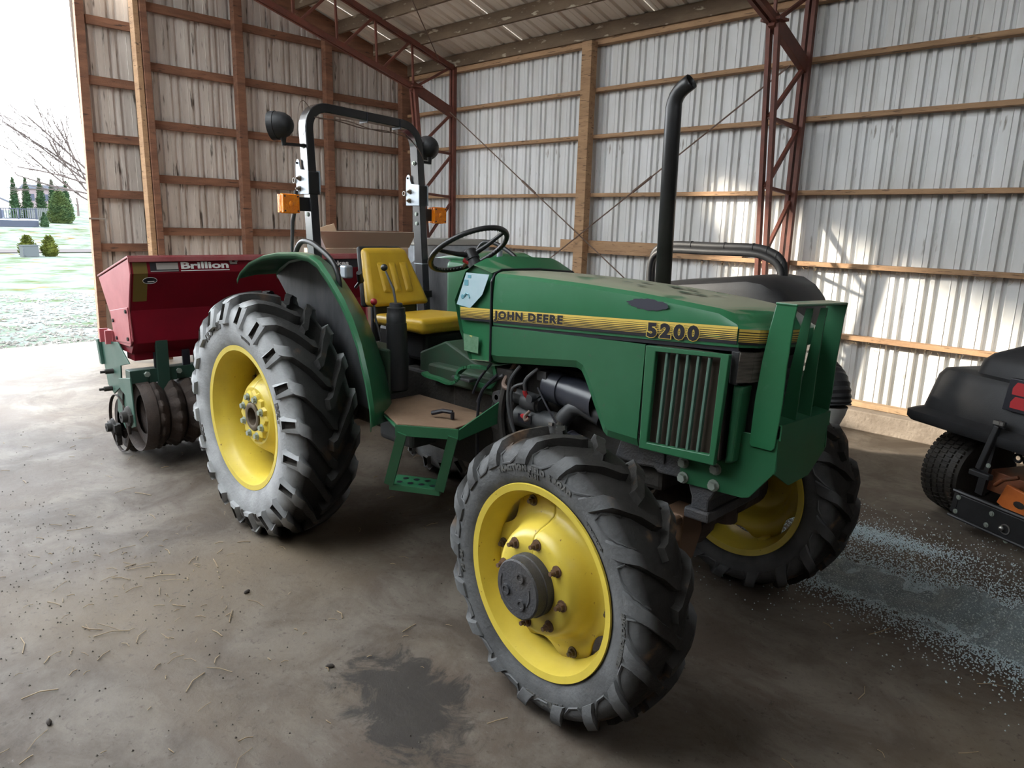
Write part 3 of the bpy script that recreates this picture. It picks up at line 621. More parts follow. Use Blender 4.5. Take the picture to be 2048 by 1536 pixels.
def front_wheel(x, y, s, lab):
    b = B()
    pr = [(-.108, .305), (-.112, .328), (-.106, .330), (-.100, .317), (-.092, .305), (-.06, .298), (-.04, .285), (.03, .285), (.06, .30), (.094, .305), (.104, .330), (.11, .328), (.104, .302), (.06, .292), (.03, .278), (-.04, .278), (-.06, .29), (-.09, .298)]
    b.lathe([(-s*a, r) for a, r in pr], 96, 'y', closed=True)
    Wl = obj('wheel', b, 'jd_yellow', TR, 35, loc=(x, y, .497), rot=(0, 0, -.0857), label=lab)
    obj('tire', front_tyre, parent=Wl)
    b = B(); rows = []; n = 120; ph = math.radians(35)
    for k in range(n+1):
        t = 2*PI*k/n; lob = .5+.5*math.cos(6*(t-ph)); lob = min(1, lob*1.9)
        rows.append([(r*math.sin(t), s*a, r*math.cos(t)) for a, r in ((.118, .03), (.118, .150), (.112, .165), (.09, .178), (.055, .190), (.03, .205), (.022, .222), (.022, .238), (.022, .242+.036*lob))])
    b.loft(rows); obj('wheel_disc', b, 'jd_yellow', Wl, 45, solid=.01)
    b = B(); b.lathe([(s*.115, .104), (s*.150, .104), (s*.152, .100), (s*.185, .099), (s*.190, .094), (s*.190, .001)], 60, 'y')
    hub = obj('hub_cap', b, 'castiron', Wl, 30)
    b = B()
    for t, r in ((-1.9, .052), (.35, .052), (2.6, .048)):
        c = (r*math.sin(t), 0, r*math.cos(t)); b.lathe([(s*.189, .019), (s*.196, .018), (s*.196, .011), (s*.193, .010), (s*.193, .0005)], 18, 'y', c)
    for a0, a1, r in ((-2.9, -1.2, .078), (1.2, 2.2, .062)):
        P = [(r*math.sin(a0+(a1-a0)*i/10), s*.190, r*math.cos(a0+(a1-a0)*i/10)) for i in range(11)]; b.tube(P, .0028, 5)
    obj('boss', b, 'castiron', Wl, 40)
    bm_ = bolt_mesh(.0135, .016, 'rustbolt', .016, sgn=s)
    for k in range(8): t = 2*PI*(k+.15)/8; obj('stud', bm_, parent=Wl, loc=(.142*math.sin(t), s*.122, .142*math.cos(t)))
    bm_ = bolt_mesh(.0135, .014, 'bolt', .01, sgn=s)
    for k in range(6): t = ph+2*PI*k/6; obj('bolt', bm_, parent=Wl, loc=(.256*math.sin(t), s*.028, .256*math.cos(t)))
    b = B()
    for k in range(6): t = ph+2*PI*k/6; b.box((0, 0, 0), (.04, .05, .012)); b.v[-8:] = [Matrix.Rotation(-t, 4, 'Y').inverted() @ (p+Vector((0, s*.0, .273))) for p in b.v[-8:]]
    obj('clamp', b, 'jd_yellow', Wl)
    return Wl
wr = rear_wheel(0, -.652, -1, 'right rear wheel, tall tire with a deep-dished yellow rim')
wl_ = rear_wheel(0, .652, 1, 'left rear wheel, mostly hidden behind the tractor')
wf = front_wheel(2.05, -.675, -1, 'right front wheel, nearest the camera, with a grey hub cap')
wfl = front_wheel(2.05, .675, 1, 'left front wheel, seen from its inner side')
ry, fy = prof_y(RP), prof_y(FP)
for txt, R0, a, sz, up in (('13.6 - 28', .475, -.50, .050, 1), ('BKT', .425, 1.32, .052, 1), ('BKT', .470, -1.93, .052, -1), ('TR - 135', .50, 2.98, .050, -1), ('3', .50, -2.6, .03, -1), ('TUBELESS', .44, .30, .018, 1)):
    arc_text(txt, R0, a, sz, ry, 'lettering', wr, 'rubber_tread')
for txt, R0, a, sz, up in (('TRACTION FIELD & ROAD', .376, -.05, .026, 1), ('F-151', .357, -.05, .02, 1), ('Firestone', .395, 2.95, .040, -1), ('SHOCK FORTIFIED', .380, 1.62, .018, 1), ('REINFORCED', .355, .78, .014, 1), ('9.5 - 24', .38, -1.75, .022, -1)):
    arc_text(txt, R0, a, sz, fy, 'lettering', wf, 'rubber_f')
# ------------------------------------------------------------------ hood
def zs(x): return 1.218+.050*(x-1.3)                    # lower edge of the upper hood
def sy(x): return .283-.012*max(0, x-1.3)               # half width
def warp(p): x, y, z = p; return (x, y, z-.045*(y+.28))
def mirror(half): return [(x, -y, z) for x, y, z in half]+[(x, y, z) for x, y, z in half[::-1][1:]]
def hood_sec(x, ze, zc):
    w_ = sy(x); return [(x, w_, zs(x)), (x, w_+.004, 1.30), (x, w_+.002, 1.36), (x, w_-.006, ze-.018), (x, w_-.022, ze-.004), (x, w_-.05, ze+.004), (x, .14, zc-.003), (x, 0, zc)]
secs = [hood_sec(1.303, 1.440, 1.452), hood_sec(1.5, 1.438, 1.452), hood_sec(1.75, 1.432, 1.447), hood_sec(2.0, 1.420, 1.434), hood_sec(2.18, 1.406, 1.417),
        [(2.34, .272, zs(2.34)), (2.34, .275, 1.30), (2.335, .273, 1.34), (2.33, .266, 1.374), (2.325, .25, 1.390), (2.325, .22, 1.393), (2.38, .12, 1.398), (2.42, 0, 1.400)],
        [(2.41, .27, zs(2.41)), (2.41, .271, 1.30), (2.41, .27, 1.33), (2.395, .262, 1.345), (2.37, .235, 1.378), (2.36, .205, 1.388), (2.40, .11, 1.394), (2.43, 0, 1.397)],
        [(2.455, .225, zs(2.44)), (2.455, .225, 1.30), (2.452, .223, 1.333), (2.445, .215, 1.338), (2.425, .20, 1.352), (2.40, .175, 1.376), (2.425, .10, 1.388), (2.445, 0, 1.392)],
        [(2.49, .12, zs(2.44)), (2.49, .12, 1.30), (2.488, .12, 1.333), (2.482, .12, 1.338), (2.468, .115, 1.352), (2.455, .11, 1.368), (2.452, .07, 1.382), (2.46, 0, 1.386)],
        [(2.50, .0, zs(2.44)), (2.50, .0, 1.30), (2.498, .0, 1.333), (2.492, .0, 1.338), (2.484, .0, 1.352), (2.474, .0, 1.368), (2.468, .0, 1.380), (2.463, 0, 1.384)]]
b = B(); b.loft([[warp(p) for p in mirror(q)] for q in secs]); hood = obj('hood', b, 'green', TR, 26, bevel=0)
# lip and black seam under the hood
b = B()
for s in (-1, 1): b.add([warp((x, s*(sy(x)-.004), zs(x)-dz)) for x in (1.30, 1.8, 2.41) for dz in (0, .014)], [(0, 1, 3, 2), (2, 3, 5, 4)])
obj('seam', b, 'black', TR)
# striped decal with the maker's name
def on_side(u, v, lift):     # u: x position, v: 0 bottom .. 1 top of the stripe
    zt_ = 1.2745+.0495*(u-1.09); zb_ = 1.2235+.0495*(u-1.09); return warp((u, -(max(sy(u), sy(1.3))+.0022 if u < 1.3 else sy(u)+.0042)-lift, zb_+(zt_-zb_)*v))
def stripe(parent, x0, x1):
    xs = [x0+(x1-x0)*i/8 for i in range(9)]
    def band(v0, v1, lift):
        b = B(); b.add([on_side(x, v, lift) for x in xs for v in (v0, v1)], [(2*i, 2*i+2, 2*i+3, 2*i+1) for i in range(8)]); return b
    obj('decal_band', band(-.10, 1.0, 0), 'black', parent)
    b = B(); vv = 1.0
    for th, gap in ((.17, .028), (.105, .045), (.085, .055), (.065, .065), (.05, .07), (.035, .075), (.025, .08)):
        q = band(vv-th, vv, .0012); b.add(q.v, q.f); vv -= th+gap
    obj('decal_stripe', b, 'decal_y', parent)
stripe(hood, 1.306, 2.405)
# the stripe carries on round the nose
def nose_pt(t, z): q = [(2.41, -.2735), (2.4575, -.2275), (2.4925, -.1215), (2.5025, 0)]; i = min(int(t*3), 2); f = t*3-i; a, c = q[i], q[i+1]; return warp((a[0]+(c[0]-a[0])*f, a[1]+(c[1]-a[1])*f-.001, z))
b = B(); b.add([nose_pt(t/6, z) for t in range(7) for z in (1.284, 1.333)], [(2*i, 2*i+2, 2*i+3, 2*i+1) for i in range(6)]); obj('decal_band', b, 'black', hood)
b = B(); z = 1.333
for th in (.009, .0055, .0045, .0035, .0025, .002):
    b.add([tuple(Vector(nose_pt(t/6, zz))+Vector((.0012, -.0012, 0))) for t in range(7) for zz in (z-th, z)], [(2*i, 2*i+2, 2*i+3, 2*i+1) for i in range(6)]); z -= th+.0028
obj('decal_stripe', b, 'decal_y', hood)
for txt, x0, x1, v0, v1 in (('JOHN DEERE', 1.316, 1.686, .08, .86), ('5200', 2.075, 2.268, -.06, .82)):
    for nm, off, lift, mt in (('lettering_outline', .095, .0022, 'decal_y'), ('lettering', .058, .0032, 'black')):
        b = text_mesh(txt, 1, off, 0, 1.22 if txt[0] == 'J' else 1.35); b2 = text_mesh(txt, 1, 0, 0, 1.22 if txt[0] == 'J' else 1.35)
        xs = [p.x for p in b2.v]; ys = [p.y for p in b2.v]; a, c, d, e = min(xs), max(xs), min(ys), max(ys)
        
        obj(nm, mapped(b, lambda p: on_side(x0+(p.x-a)/(c-a)*(x1-x0), v0+(p.y-d)/(e-d)*(v1-v0), lift)), mt, hood)
# bare primer patch and paw-like smudges on the hood
rnd = random.Random(5); b = B(); P = []
for k in range(40):
    t = 2*PI*k/40; r = 1+.25*rnd.random(); P.append((2.062+.072*math.cos(t)*r, -(sy(2.06)+.0045), 1.378+.017*math.sin(t)*r))
b.add([warp(p) for p in P], [tuple(range(40))]); obj('primer_patch', b, 'decal_primer', hood)
b = B()
for (x, y, r) in ((1.55, -.12, .016), (1.64, -.02, .018), (1.72, -.1, .02), (1.80, .02, .02), (1.86, -.12, .02), (1.9, -.05, .024), (1.95, -.16, .016), (2.03, -.04, .03), (2.08, -.02, .022), (2.12, -.13, .024), (2.17, -.11, .022), (2.2, -.05, .016), (1.48, .05, .014), (2.13, -.06, .014)):
    P = []
    for k in range(14): t = 2*PI*k/14; q = r*(.7+.5*rnd.random()); P.append((x+q*1.3*math.cos(t), y+q*.6*math.sin(t)))
    zc = lambda x, y: (1.452-.005*max(0, (x-1.5)/.25) if x < 1.75 else 1.447-.052*(x-1.75) if x < 2.0 else 1.434-.094*(x-2.0))+.0025-.08*max(0, abs(y)-.0)**2*2
    b.add([warp((px, py, zc(px, py)+.0018)) for px, py in P], [tuple(range(14))])
obj('smudge', b, 'smudge', hood)
# lower side panels ------------------------------------------------
SP = [(1.296, 1.212), (1.296, 1.062), (1.330, 1.060), (1.755, 1.106), (1.780, 1.098), (1.800, 1.070), (1.900, .882), (1.918, .868), (2.060, .862), (2.070, 1.238), (2.0, 1.236)]
for s, lab in ((-1, None), (1, None)):
    # skirt with a lower band that turns inward
    def ins(p, d): c = (1.7, 1.3); x, z = p; return (x, z)
    b = B(); outer = [(x, z) for x, z in SP]
    low = [(1.296, 1.062), (1.330, 1.060), (1.755, 1.106), (1.780, 1.098), (1.800, 1.070), (1.900, .882), (1.918, .868), (2.060, .862)]
    up = [(1.296, 1.092), (1.330, 1.090), (1.765, 1.136), (1.800, 1.122), (1.822, 1.088), (1.918, .905), (1.93, .896), (2.061, .892)]
    top = [(1.296, 1.212), (1.330, 1.213), (1.765, 1.229), (1.800, 1.230), (1.822, 1.231), (1.918, 1.233), (1.93, 1.234), (2.070, 1.238)]
    y0 = s*.283; y1 = s*.266; n = len(low)
    V = [(x, y0-.004*s*(x-1.3), z) for x, z in top]+[(x, y0-.004*s*(x-1.3), z) for x, z in up]+[(x, y1, z) for x, z in low]
    b.add([warp(p) if s > 0 else p for p in V], [(r_*n+i, r_*n+i+1, (r_+1)*n+i+1, (r_+1)*n+i) for r_ in (0, 1) for i in range(n-1)])
    obj('side_panel', b, 'green2', TR, solid=.006)
    # grille screen frame with upright slats
    y0 = s*.283
    fr = [(2.080, .864), (2.377, .874), (2.397, 1.250), (2.080, 1.238)]; ho = [(2.113, .893), (2.357, .908), (2.366, 1.236), (2.123, 1.222)]
    b = B()
    for yy in (y0-s*.006, y0+s*.014): b.add([(x, yy, z) for x, z in fr+ho], [])
    F = []
    for i in range(4):
        j = (i+1) % 4; F += [(8+i, 8+j, 12+j, 12+i), (i, j, 4+j, 4+i), (i, j, 8+j, 8+i), (4+i, 4+j, 12+j, 12+i)]
    k0 = len(b.v)-16; b.f += [[k0+i for i in f] for f in F]; b.m += [0]*len(F)
    G = obj('side_grille', b, 'green2', TR, bevel=.004)
    for k in range(5):
        t = (k+1)/6.0; xb = 2.116+(2.352-2.116)*(t-.02); xt = 2.124+(2.364-2.124)*(t+.0)
        b = B(); b.bar((xb, y0, .898), (xt, y0, 1.230), .010, .016, (0, 1, 0)); obj('slat', b, 'slat', G, bevel=.002)
    b = B(); b.box((2.24, y0-s*.022, 1.065), (.27, .004, .36)); obj('screen', b, 'screen', G)
b = B(); b.box((2.22, 0, 1.06), (.30, .50, .36)); obj('radiator', b, 'dark', TR)
b = B(); b.box((1.84, 0, 1.19), (1.05, .44, .07)); obj('inner_shroud', b, 'dark', TR)
# cowl / dash ------------------------------------------------------
CA = [(1.290, 1.058), (1.160, 1.048), (1.092, 1.17), (1.056, 1.300), (1.125, 1.432), (1.175, 1.462), (1.290, 1.435)]
CB = [(1.290, 1.04), (1.165, 1.034), (1.105, 1.17), (1.070, 1.300), (1.150, 1.468), (1.205, 1.494), (1.297, 1.452)]
CC = [(1.290, 1.04), (1.165, 1.034), (1.105, 1.17), (1.080, 1.300), (1.175, 1.490), (1.235, 1.508), (1.298, 1.455)]
def cs(P, y): return [warp((x, y, z)) for x, z in P]
b = B(); b.loft([cs(CA, -.270), cs(CA, -.285), cs(CB, -.235), cs(CC, -.15), cs(CC, 0), cs(CC, .15), cs(CB, .235), cs(CA, .285), cs(CA, .27)], closed=True, caps=True)
cowl = obj('cowl', b, 'green', TR, 30)
b = B(); b.tube([warp(p) for p in ((1.293, -.288, 1.06), (1.293, -.288, 1.40), (1.294, -.272, 1.432), (1.296, -.235, 1.450), (1.298, 0, 1.458), (1.296, .235, 1.450), (1.293, .287, 1.40))], .005, 6); obj('seam', b, 'black', cowl)
stripe(cowl, 1.096, 1.288)
b = B(); b.add([(x, -.2865, z) for x, z in ((1.125, 1.085), (1.215, 1.082), (1.218, 1.155), (1.118, 1.16))], [(0, 1, 2, 3)]); obj('label_plate', b, 'clear', cowl)
b = B(); b.add([(1.072, -.2875, 1.285), (1.16, -.2875, 1.276), (1.236, -.2875, 1.340), (1.278, -.2885, 1.428), (1.135, -.2885, 1.428)], [(0, 1, 2, 3, 4)]); st_ = obj('sticker', b, 'sticker', cowl)  # sticker outline stretched and paled to take in a glossy reflection on the cowl
b = B(); b.ball((1.112, -.289, 1.322), .011, 10, (1, .1, 1)); b.tube([(1.122, -.289, 1.322), (1.135, -.289, 1.338), (1.15, -.289, 1.335), (1.158, -.289, 1.32)], .004, 5); obj('sticker_print', b, 'decal_blue', cowl)
b = B(); b.box((1.135, -.2885, 1.385), (.026, .002, .026)); b.box((1.155, -.2885, 1.412), (.022, .002, .014)); obj('sticker_print', b, 'decal_blue', cowl, bevel=.004)
b = B(); b.prism([(-.17, 1.30), (.17, 1.30), (.17, 1.45), (-.17, 1.45)], 'x', 1.06, 1.10); obj('instrument_panel', b, 'plastic', TR, bevel=.01)
# nose under the hood: headlights, front grille, guard ---------------
for s in (-1, 1):
    b = B(); b.prism([(2.385, 1.15), (2.415, 1.147), (2.418, 1.262), (2.385, 1.262)], 'y', s*.17, s*.266); hl = obj('headlight', b, 'plastic', TR, bevel=.006)
    b = B(); b.add([(2.413, s*.266, 1.158), (2.440, s*.225, 1.158), (2.446, s*.225, 1.257), (2.417, s*.266, 1.257)], [(0, 1, 2, 3)]); b.add([(2.440, s*.225, 1.158), (2.470, s*.10, 1.158), (2.476, s*.10, 1.257), (2.446, s*.225, 1.257)], [(0, 1, 2, 3)]); obj('lens', b, 'lens', hl, solid=.006)
    b = B(); b.prism([(2.385, .868), (2.415, .88), (2.425, 1.12), (2.43, 1.142), (2.39, 1.148)], 'y', s*.17, s*.245); obj('nose_column', b, 'green2', TR, bevel=.012, seg=3)
b = B(); b.box((2.43, 0, 1.09), (.03, .36, .34)); fg = obj('front_grille', b, 'plastic', TR)
for k in range(7): b = B(); b.box((2.452, 0, .95+k*.045), (.02, .34, .008)); obj('grille_bar', b, 'plastic', fg)
def strap(pl, pr, y0, y1):
    n = len(pl); V = [(x, y0, z) for x, z in pl]+[(x, y0, z) for x, z in pr]+[(x, y1, z) for x, z in pl]+[(x, y1, z) for x, z in pr]
    F = []
    for i in range(n-1): F += [(i, i+1, n+i+1, n+i), (2*n+i, 2*n+i+1, 3*n+i+1, 3*n+i), (i, i+1, 2*n+i+1, 2*n+i), (n+i, n+i+1, 3*n+i+1, 3*n+i)]
    F += [(0, n, 3*n, 2*n), (n-1, 2*n-1, 4*n-1, 3*n-1)]; return V, F
PL = [(2.494, 1.420), (2.479, 1.335), (2.466, 1.234), (2.455, 1.099), (2.452, .955), (2.458, .943)]
PRr = [(2.561, 1.418), (2.556, 1.37), (2.549, 1.225), (2.548, 1.10), (2.538, .955), (2.528, .944)]
b = B(); V, F = strap(PL, PRr, -.212, -.205); b.add(V, F); GG = obj('grille_guard', b, 'green', TR, bevel=.003)
def side2(y, w_=.007): b = B(); V, F = strap(PL, PRr, y, y+w_); b.add([warp(p) for p in V], F); return b
obj('guard_strap', side2(.198), 'green2', GG)
for y in (-.090, .028):
    b = B(); V, F = strap([(x+.045, z-.012) for x, z in PL[:4]]+[(2.495, 1.02)], [(x, z-.008) for x, z in PRr[:4]]+[(2.545, 1.01)], y, y+.007); b.add([warp(p) for p in V], F); obj('guard_fin', b, 'green2', GG)
b = B(); b.add([warp(p) for p in ((2.492, -.214, 1.417), (2.562, -.214, 1.417), (2.562, .207, 1.417), (2.492, .207, 1.420), (2.492, -.214, 1.426), (2.562, -.214, 1.425), (2.562, .207, 1.425), (2.492, .207, 1.428))], [(3, 2, 1, 0), (4, 5, 6, 7), (0, 1, 5, 4), (1, 2, 6, 5), (2, 3, 7, 6), (3, 0, 4, 7)]); obj('guard_top', b, 'green', GG, bevel=.003)
b = B(); b.add([warp(p) for p in ((2.550, -.205, 1.035), (2.550, .198, 1.035), (2.550, .198, .985), (2.550, -.205, .985), (2.495, -.205, 1.04), (2.495, .198, 1.04))], [(0, 1, 2, 3), (0, 1, 5, 4)]); obj('guard_crossbar', b, 'green2', GG, solid=.006)
# bumper plates and front plate
BP = [(2.195, .860), (2.203, .747), (2.440, .756), (2.466, .764), (2.549, .878), (2.543, .985), (2.42, .985), (2.38, .88)]
for s, y in ((-1, -.204), (1, .198)):
    b = B(); b.prism(BP, 'y', y, y+.010); Bp = obj('bumper_plate', b, 'green2', TR, bevel=.002)
    if s < 0:
        bm_ = bolt_mesh(.015, .020, 'bolt_g', sgn=-1)
        for x, z in ((2.213, .824), (2.338, .832), (2.216, .768), (2.336, .772)): obj('bolt', bm_, parent=Bp, loc=(x, y, z))
b = B(); b.add([(2.541, y, z) for y, z in ((-.205, .868), (-.205, .985), (-.06, .985), (-.10, .90), (-.17, .905), (.205, .985), (.205, .868), (.08, .80), (-.08, .80))], [(0, 1, 4), (1, 2, 3, 4), (3, 2, 5, 6, 7, 8), (0, 4, 3, 8)]); obj('front_plate', b, 'green2', TR, solid=.008)
# front support casting, axle --------------------------------------
b = B(); b.prism([(1.93, .862), (2.10, .872), (2.30, .868), (2.42, .85), (2.42, .765), (2.10, .750), (2.08, .765), (2.0, .755), (1.90, .765)], 'y', -.190, .190)
FS = obj('front_support', b, 'castiron', TR, bevel=.008)
b = B(); b.box((2.08, -.192, .815), (.095, .006, .052)); obj('serial_plate', b, 'castiron', FS, bevel=.004)
b = B(); b.prism([(2.215, .775), (2.36, .775), (2.315, .70), (2.315, .655), (2.245, .655), (2.245, .70)], 'y', -.19, .19); b.box((2.275, 0, .640), (.10, .40, .04)); obj('pivot_bracket', b, 'castiron', TR, bevel=.008)
b = B(); b.box((2.06, 0, .50), (.15, .62, .14)); b.cyl((2.05, -.52, .50), (2.05, .52, .50), .06, 16); b.cyl((2.06, -.46, .36), (2.06, -.46, .66), .055, 14); b.cyl((2.06, .46, .36), (2.06, .46, .66), .055, 14)
b.cyl((2.05, -.66, .497), (2.05, -.46, .497), .11, 24); b.cyl((2.05, .66, .497), (2.05, .46, .497), .11, 24); b.ball((2.05, .1, .5), .14, 16)
obj('front_axle', b, 'mud', TR, bevel=.008)
b = B(); b.prism([(-.15, .60), (-.02, .60), (0, .50), (-.05, .40), (-.13, .38), (-.16, .5)], 'x', 2.10, 2.20); b.tube([(2.18, -.40, .58), (2.18, .40, .58)], .018, 8); obj('steering_link', b, 'rustbolt', TR, bevel=.01)
# engine bay -------------------------------------------------------
b = B(); b.box((1.72, 0, .86), (.76, .30, .40)); b.box((1.70, .02, 1.08), (.70, .24, .14)); b.box((1.7, 0, .66), (.6, .26, .1)); eng = obj('engine_block', b, 'dark', TR, bevel=.02)
b = B(); b.box((1.32, 0, .80), (.12, .48, .46)); b.box((1.12, 0, .72), (.34, .40, .40)); b.box((.35, 0, .72), (1.3, .36, .38)); b.cyl((1.255, 0, .80), (1.39, 0, .80), .25, 32); obj('transmission', b, 'dark', TR, bevel=.015)
for z in (.90, .81, .62): b = B(); b.lathe([(-.262, .012), (-.262, .028), (-.22, .032)], 20, 'y', (1.31, 0, z)); obj('bolt_boss', b, 'castiron', TR, 40)
b = B(); b.tube([(1.365, -.21, .915), (1.43, -.21, .910), (1.435, -.21, .905), (1.52, -.21, .900)], [.032, .032, .04, .04], 20); b.cyl((1.52, -.21, .90), (1.535, -.21, .90), .033, 16); sm = obj('starter_solenoid', b, 'grey', TR, 40)
b = B(); b.tube([(1.40, -.205, .83), (1.56, -.205, .83), (1.565, -.205, .83), (1.64, -.205, .83)], [.048, .048, .052, .052], 24); st = obj('starter_motor', b, 'grey', TR, 40)
b = B(); b.box((1.475, -.2545, .838), (.075, .003, .035)); obj('starter_label', b, 'black', st); b = B(); b.ball((1.475, -.257, .848), .016, 12, (1.5, .12, .7)); obj('red_mark', b, 'redref', st)
b = B(); b.lathe([(1.535, .001), (1.535, .062), (1.545, .070), (1.62, .070), (1.622, .064), (1.66, .064), (1.662, .07), (1.80, .07)], 28, 'x', (0, -.17, .985), T=None)
b.v = [Vector((p.x, p.y, p.z-.12*(p.x-1.54))) for p in b.v]; obj('air_canister', b, 'castiron2', TR, 35)
b = B(); b.tube([(1.82, -.18, .90), (1.74, -.20, .93), (1.70, -.21, .92), (1.67, -.22, .885), (1.63, -.225, .82), (1.60, -.23, .74), (1.59, -.23, .66)], .034, 16); ho_ = obj('radiator_hose', b, 'grey', TR, 40)
b = B(); b.tube([(1.655, -.222, .872), (1.648, -.222, .856)], .038, 16); b.box((1.63, -.262, .85), (.02, .01, .012)); obj('hose_clamp', b, 'steel', ho_)
b = B(); b.tube([(1.715, -.245, .790), (1.835, -.245, .770)], .048, 24); b.tube([(1.712, -.245, .791), (1.72, -.245, .7895)], .050, 24); fi = obj('oil_filter', b, 'black', TR, 40)
b = B(); b.tube([(1.76, -.245, .7825), (1.762, -.245, .782)], .0486, 24); b.tube([(1.768, -.245, .7813), (1.770, -.245, .781)], .0486, 24); obj('filter_band', b, 'wood', fi, 40)
def hose(P, r, mt='rod'): b = B(); b.tube(P, r, 8); obj('hose', b, mt, TR, 40)
def sm_(P, n=5):
    P = [Vector(p) for p in P]; out = []
    for i in range(len(P)-1):
        p0 = P[max(i-1, 0)]; p1 = P[i]; p2 = P[i+1]; p3 = P[min(i+2, len(P)-1)]
        for k in range(n): t = k/n; out.append(.5*((2*p1)+(-p0+p2)*t+(2*p0-5*p1+4*p2-p3)*t*t+(-p0+3*p1-3*p2+p3)*t**3))
    return out+[P[-1]]
hose(sm_([(1.44, -.25, 1.06), (1.40, -.27, .99), (1.40, -.28, .90), (1.43, -.28, .80), (1.48, -.27, .70), (1.5, -.26, .62)]), .008, 'grey')
hose(sm_([(1.47, -.25, .99), (1.415, -.27, .96), (1.41, -.27, .88), (1.44, -.28, .78), (1.50, -.27, .68)]), .007, 'grey')
hose(sm_([(1.37, -.20, 1.06), (1.34, -.24, .98), (1.36, -.26, .955), (1.42, -.26, .955)]), .011, 'rod')
hose(sm_([(1.345, -.24, .96), (1.34, -.26, .86), (1.36, -.27, .76), (1.40, -.27, .66)]), .017, 'dark')
hose(sm_([(1.53, -.24, 1.06), (1.49, -.27, 1.01), (1.49, -.27, .96), (1.50, -.26, .93)]), .008, 'grey')
hose(sm_([(1.49, -.275, .965), (1.492, -.272, .95), (1.50, -.262, .932)]), .0095, 'redref')
hose(sm_([(1.53, -.24, .98), (1.60, -.26, .92), (1.66, -.265, .86)]), .004, 'black')
hose(sm_([(1.50, -.25, .875), (1.49, -.27, .855), (1.50, -.275, .84), (1.515, -.27, .85)]), .007, 'rod')
hose(sm_([(1.27, -.25, 1.05), (1.22, -.28, .97), (1.19, -.29, .90)]), .006, 'black')
hose(sm_([(1.31, -.26, 1.0), (1.25, -.29, .92), (1.235, -.30, .82), (1.235, -.30, .60)]), .007, 'black')
hose(sm_([(1.33, -.24, 1.0), (1.25, -.27, .94), (1.2, -.27, .86)]), .008, 'castiron')
b = B(); b.cyl((1.515, -.245, .935), (1.515, -.275, .935), .018, 14); b.box((1.54, -.2, 1.03), (.05, .06, .04)); obj('switch_housing', b, 'grey', TR, 40)
# exhaust ----------------------------------------------------------
zc0 = 1.36
b = B(); P = [(1.815, .20, zc0), (1.805, .20, 2.105)]+[(1.805+.085*(1-math.cos(t)), .20, 2.105+.085*math.sin(t)) for t in (.25, .5, .75, 1.0, 1.15)]; P.append((1.805+.072, .20, 2.196))
b.tube(P, [.031]*2+[.029]*5+[.029], 24, False); ex = obj('exhaust_stack', b, 'blk', TR, 40, solid=.003)
# transmission hump, platforms -------------------------------------
b = B(); b.box((1.03, 0, .93), (.46, .46, .08)); b.prism([(.66, 1.0), (.86, 1.08), (1.18, .97), (1.18, .88), (.66, .88)], 'y', -.17, .12); obj('tunnel_cover', b, 'green_in', TR, bevel=.01)
PLT = [(1.078, -.628), (1.300, -.470), (1.255, -.20), (.70, -.20), (.70, -.50), (.90, -.56)]
for s in (1, -1):
    b = B(); b.prism([(x, s*y) for x, y in PLT], 'z', .775, .785); pf = obj('platform', b, 'green2', TR, bevel=.002)
    b = B(); b.prism([(x, s*y) for x, y in ((1.07, -.615), (1.28, -.468), (1.24, -.21), (.71, -.21), (.71, -.50), (.91, -.555))], 'z', .786, .795); obj('floor_mat', b, 'mat_floor', pf, bevel=.003)
    b = B(); b.bar((1.078, s*-.630, .770), (1.302, s*-.470, .770), .010, .045, (0, 0, 1)); b.v = [p for p in b.v]; obj('platform_edge', b, 'green2', pf)
    b = B(); b.add([(1.302, s*-.470, .79), (1.302, s*-.470, .745), (1.34, s*-.24, .80), (1.34, s*-.24, .90)], [(0, 1, 2, 3)]); obj('platform_gusset', b, 'green2', pf, solid=.008)
    # step
    b = B(); a0 = Vector((1.105, s*-.615, .76)); a1 = Vector((1.285, s*-.485, .76)); c0 = Vector((.985, s*-.60, .495)); c1 = Vector((1.185, s*-.475, .490))
    b.bar(a0, c0, .042, .016, (.58, -.8*s, 0)); obj('step_strut', b, 'green2', pf)
    b = B(); b.bar(a1, c1, .042, .016, (.58, -.8*s, 0)); obj('step_strut', b, 'green2', pf)
    dr = (c1-c0).normalized(); inn = Vector((-dr.y*-1, -dr.x, 0)) if False else Vector((-.58, .8*s, 0)).normalized()*.13
    b = B(); b.add([c0, c1, c1+inn, c0+inn]+[p+Vector((0, 0, -.028)) for p in (c0, c1, c1+inn, c0+inn)], [(0, 1, 2, 3), (7, 6, 5, 4), (0, 4, 5, 1), (1, 5, 6, 2), (2, 6, 7, 3), (3, 7, 4, 0)]); stp = obj('step_tread', b, 'green2', pf, bevel=.002)
    b = B()
    for i in range(4):
        for j in range(2): c = c0+(c1-c0)*(.16+.22*i+.06*j)+inn*(.3+.4*j); b.lathe([(.0012, .001), (.0012, .014)], 14, 'z', c)
    obj('step_hole', b, 'black', stp)
b = B(); b.cyl((1.18, -.40, .80), (1.18, -.40, .83), .009, 8); b.tube([(1.18, -.40, .83), (1.14, -.42, .832), (1.09, -.44, .815)], .010, 8); obj('floor_pedal', b, 'black', TR)
b = B(); b.prism([(-.47, .62), (-.30, .62), (-.30, .72), (-.47, .74)], 'x', .72, .98); obj('fuel_tank', b, 'grey', TR, bevel=.03, seg=4)
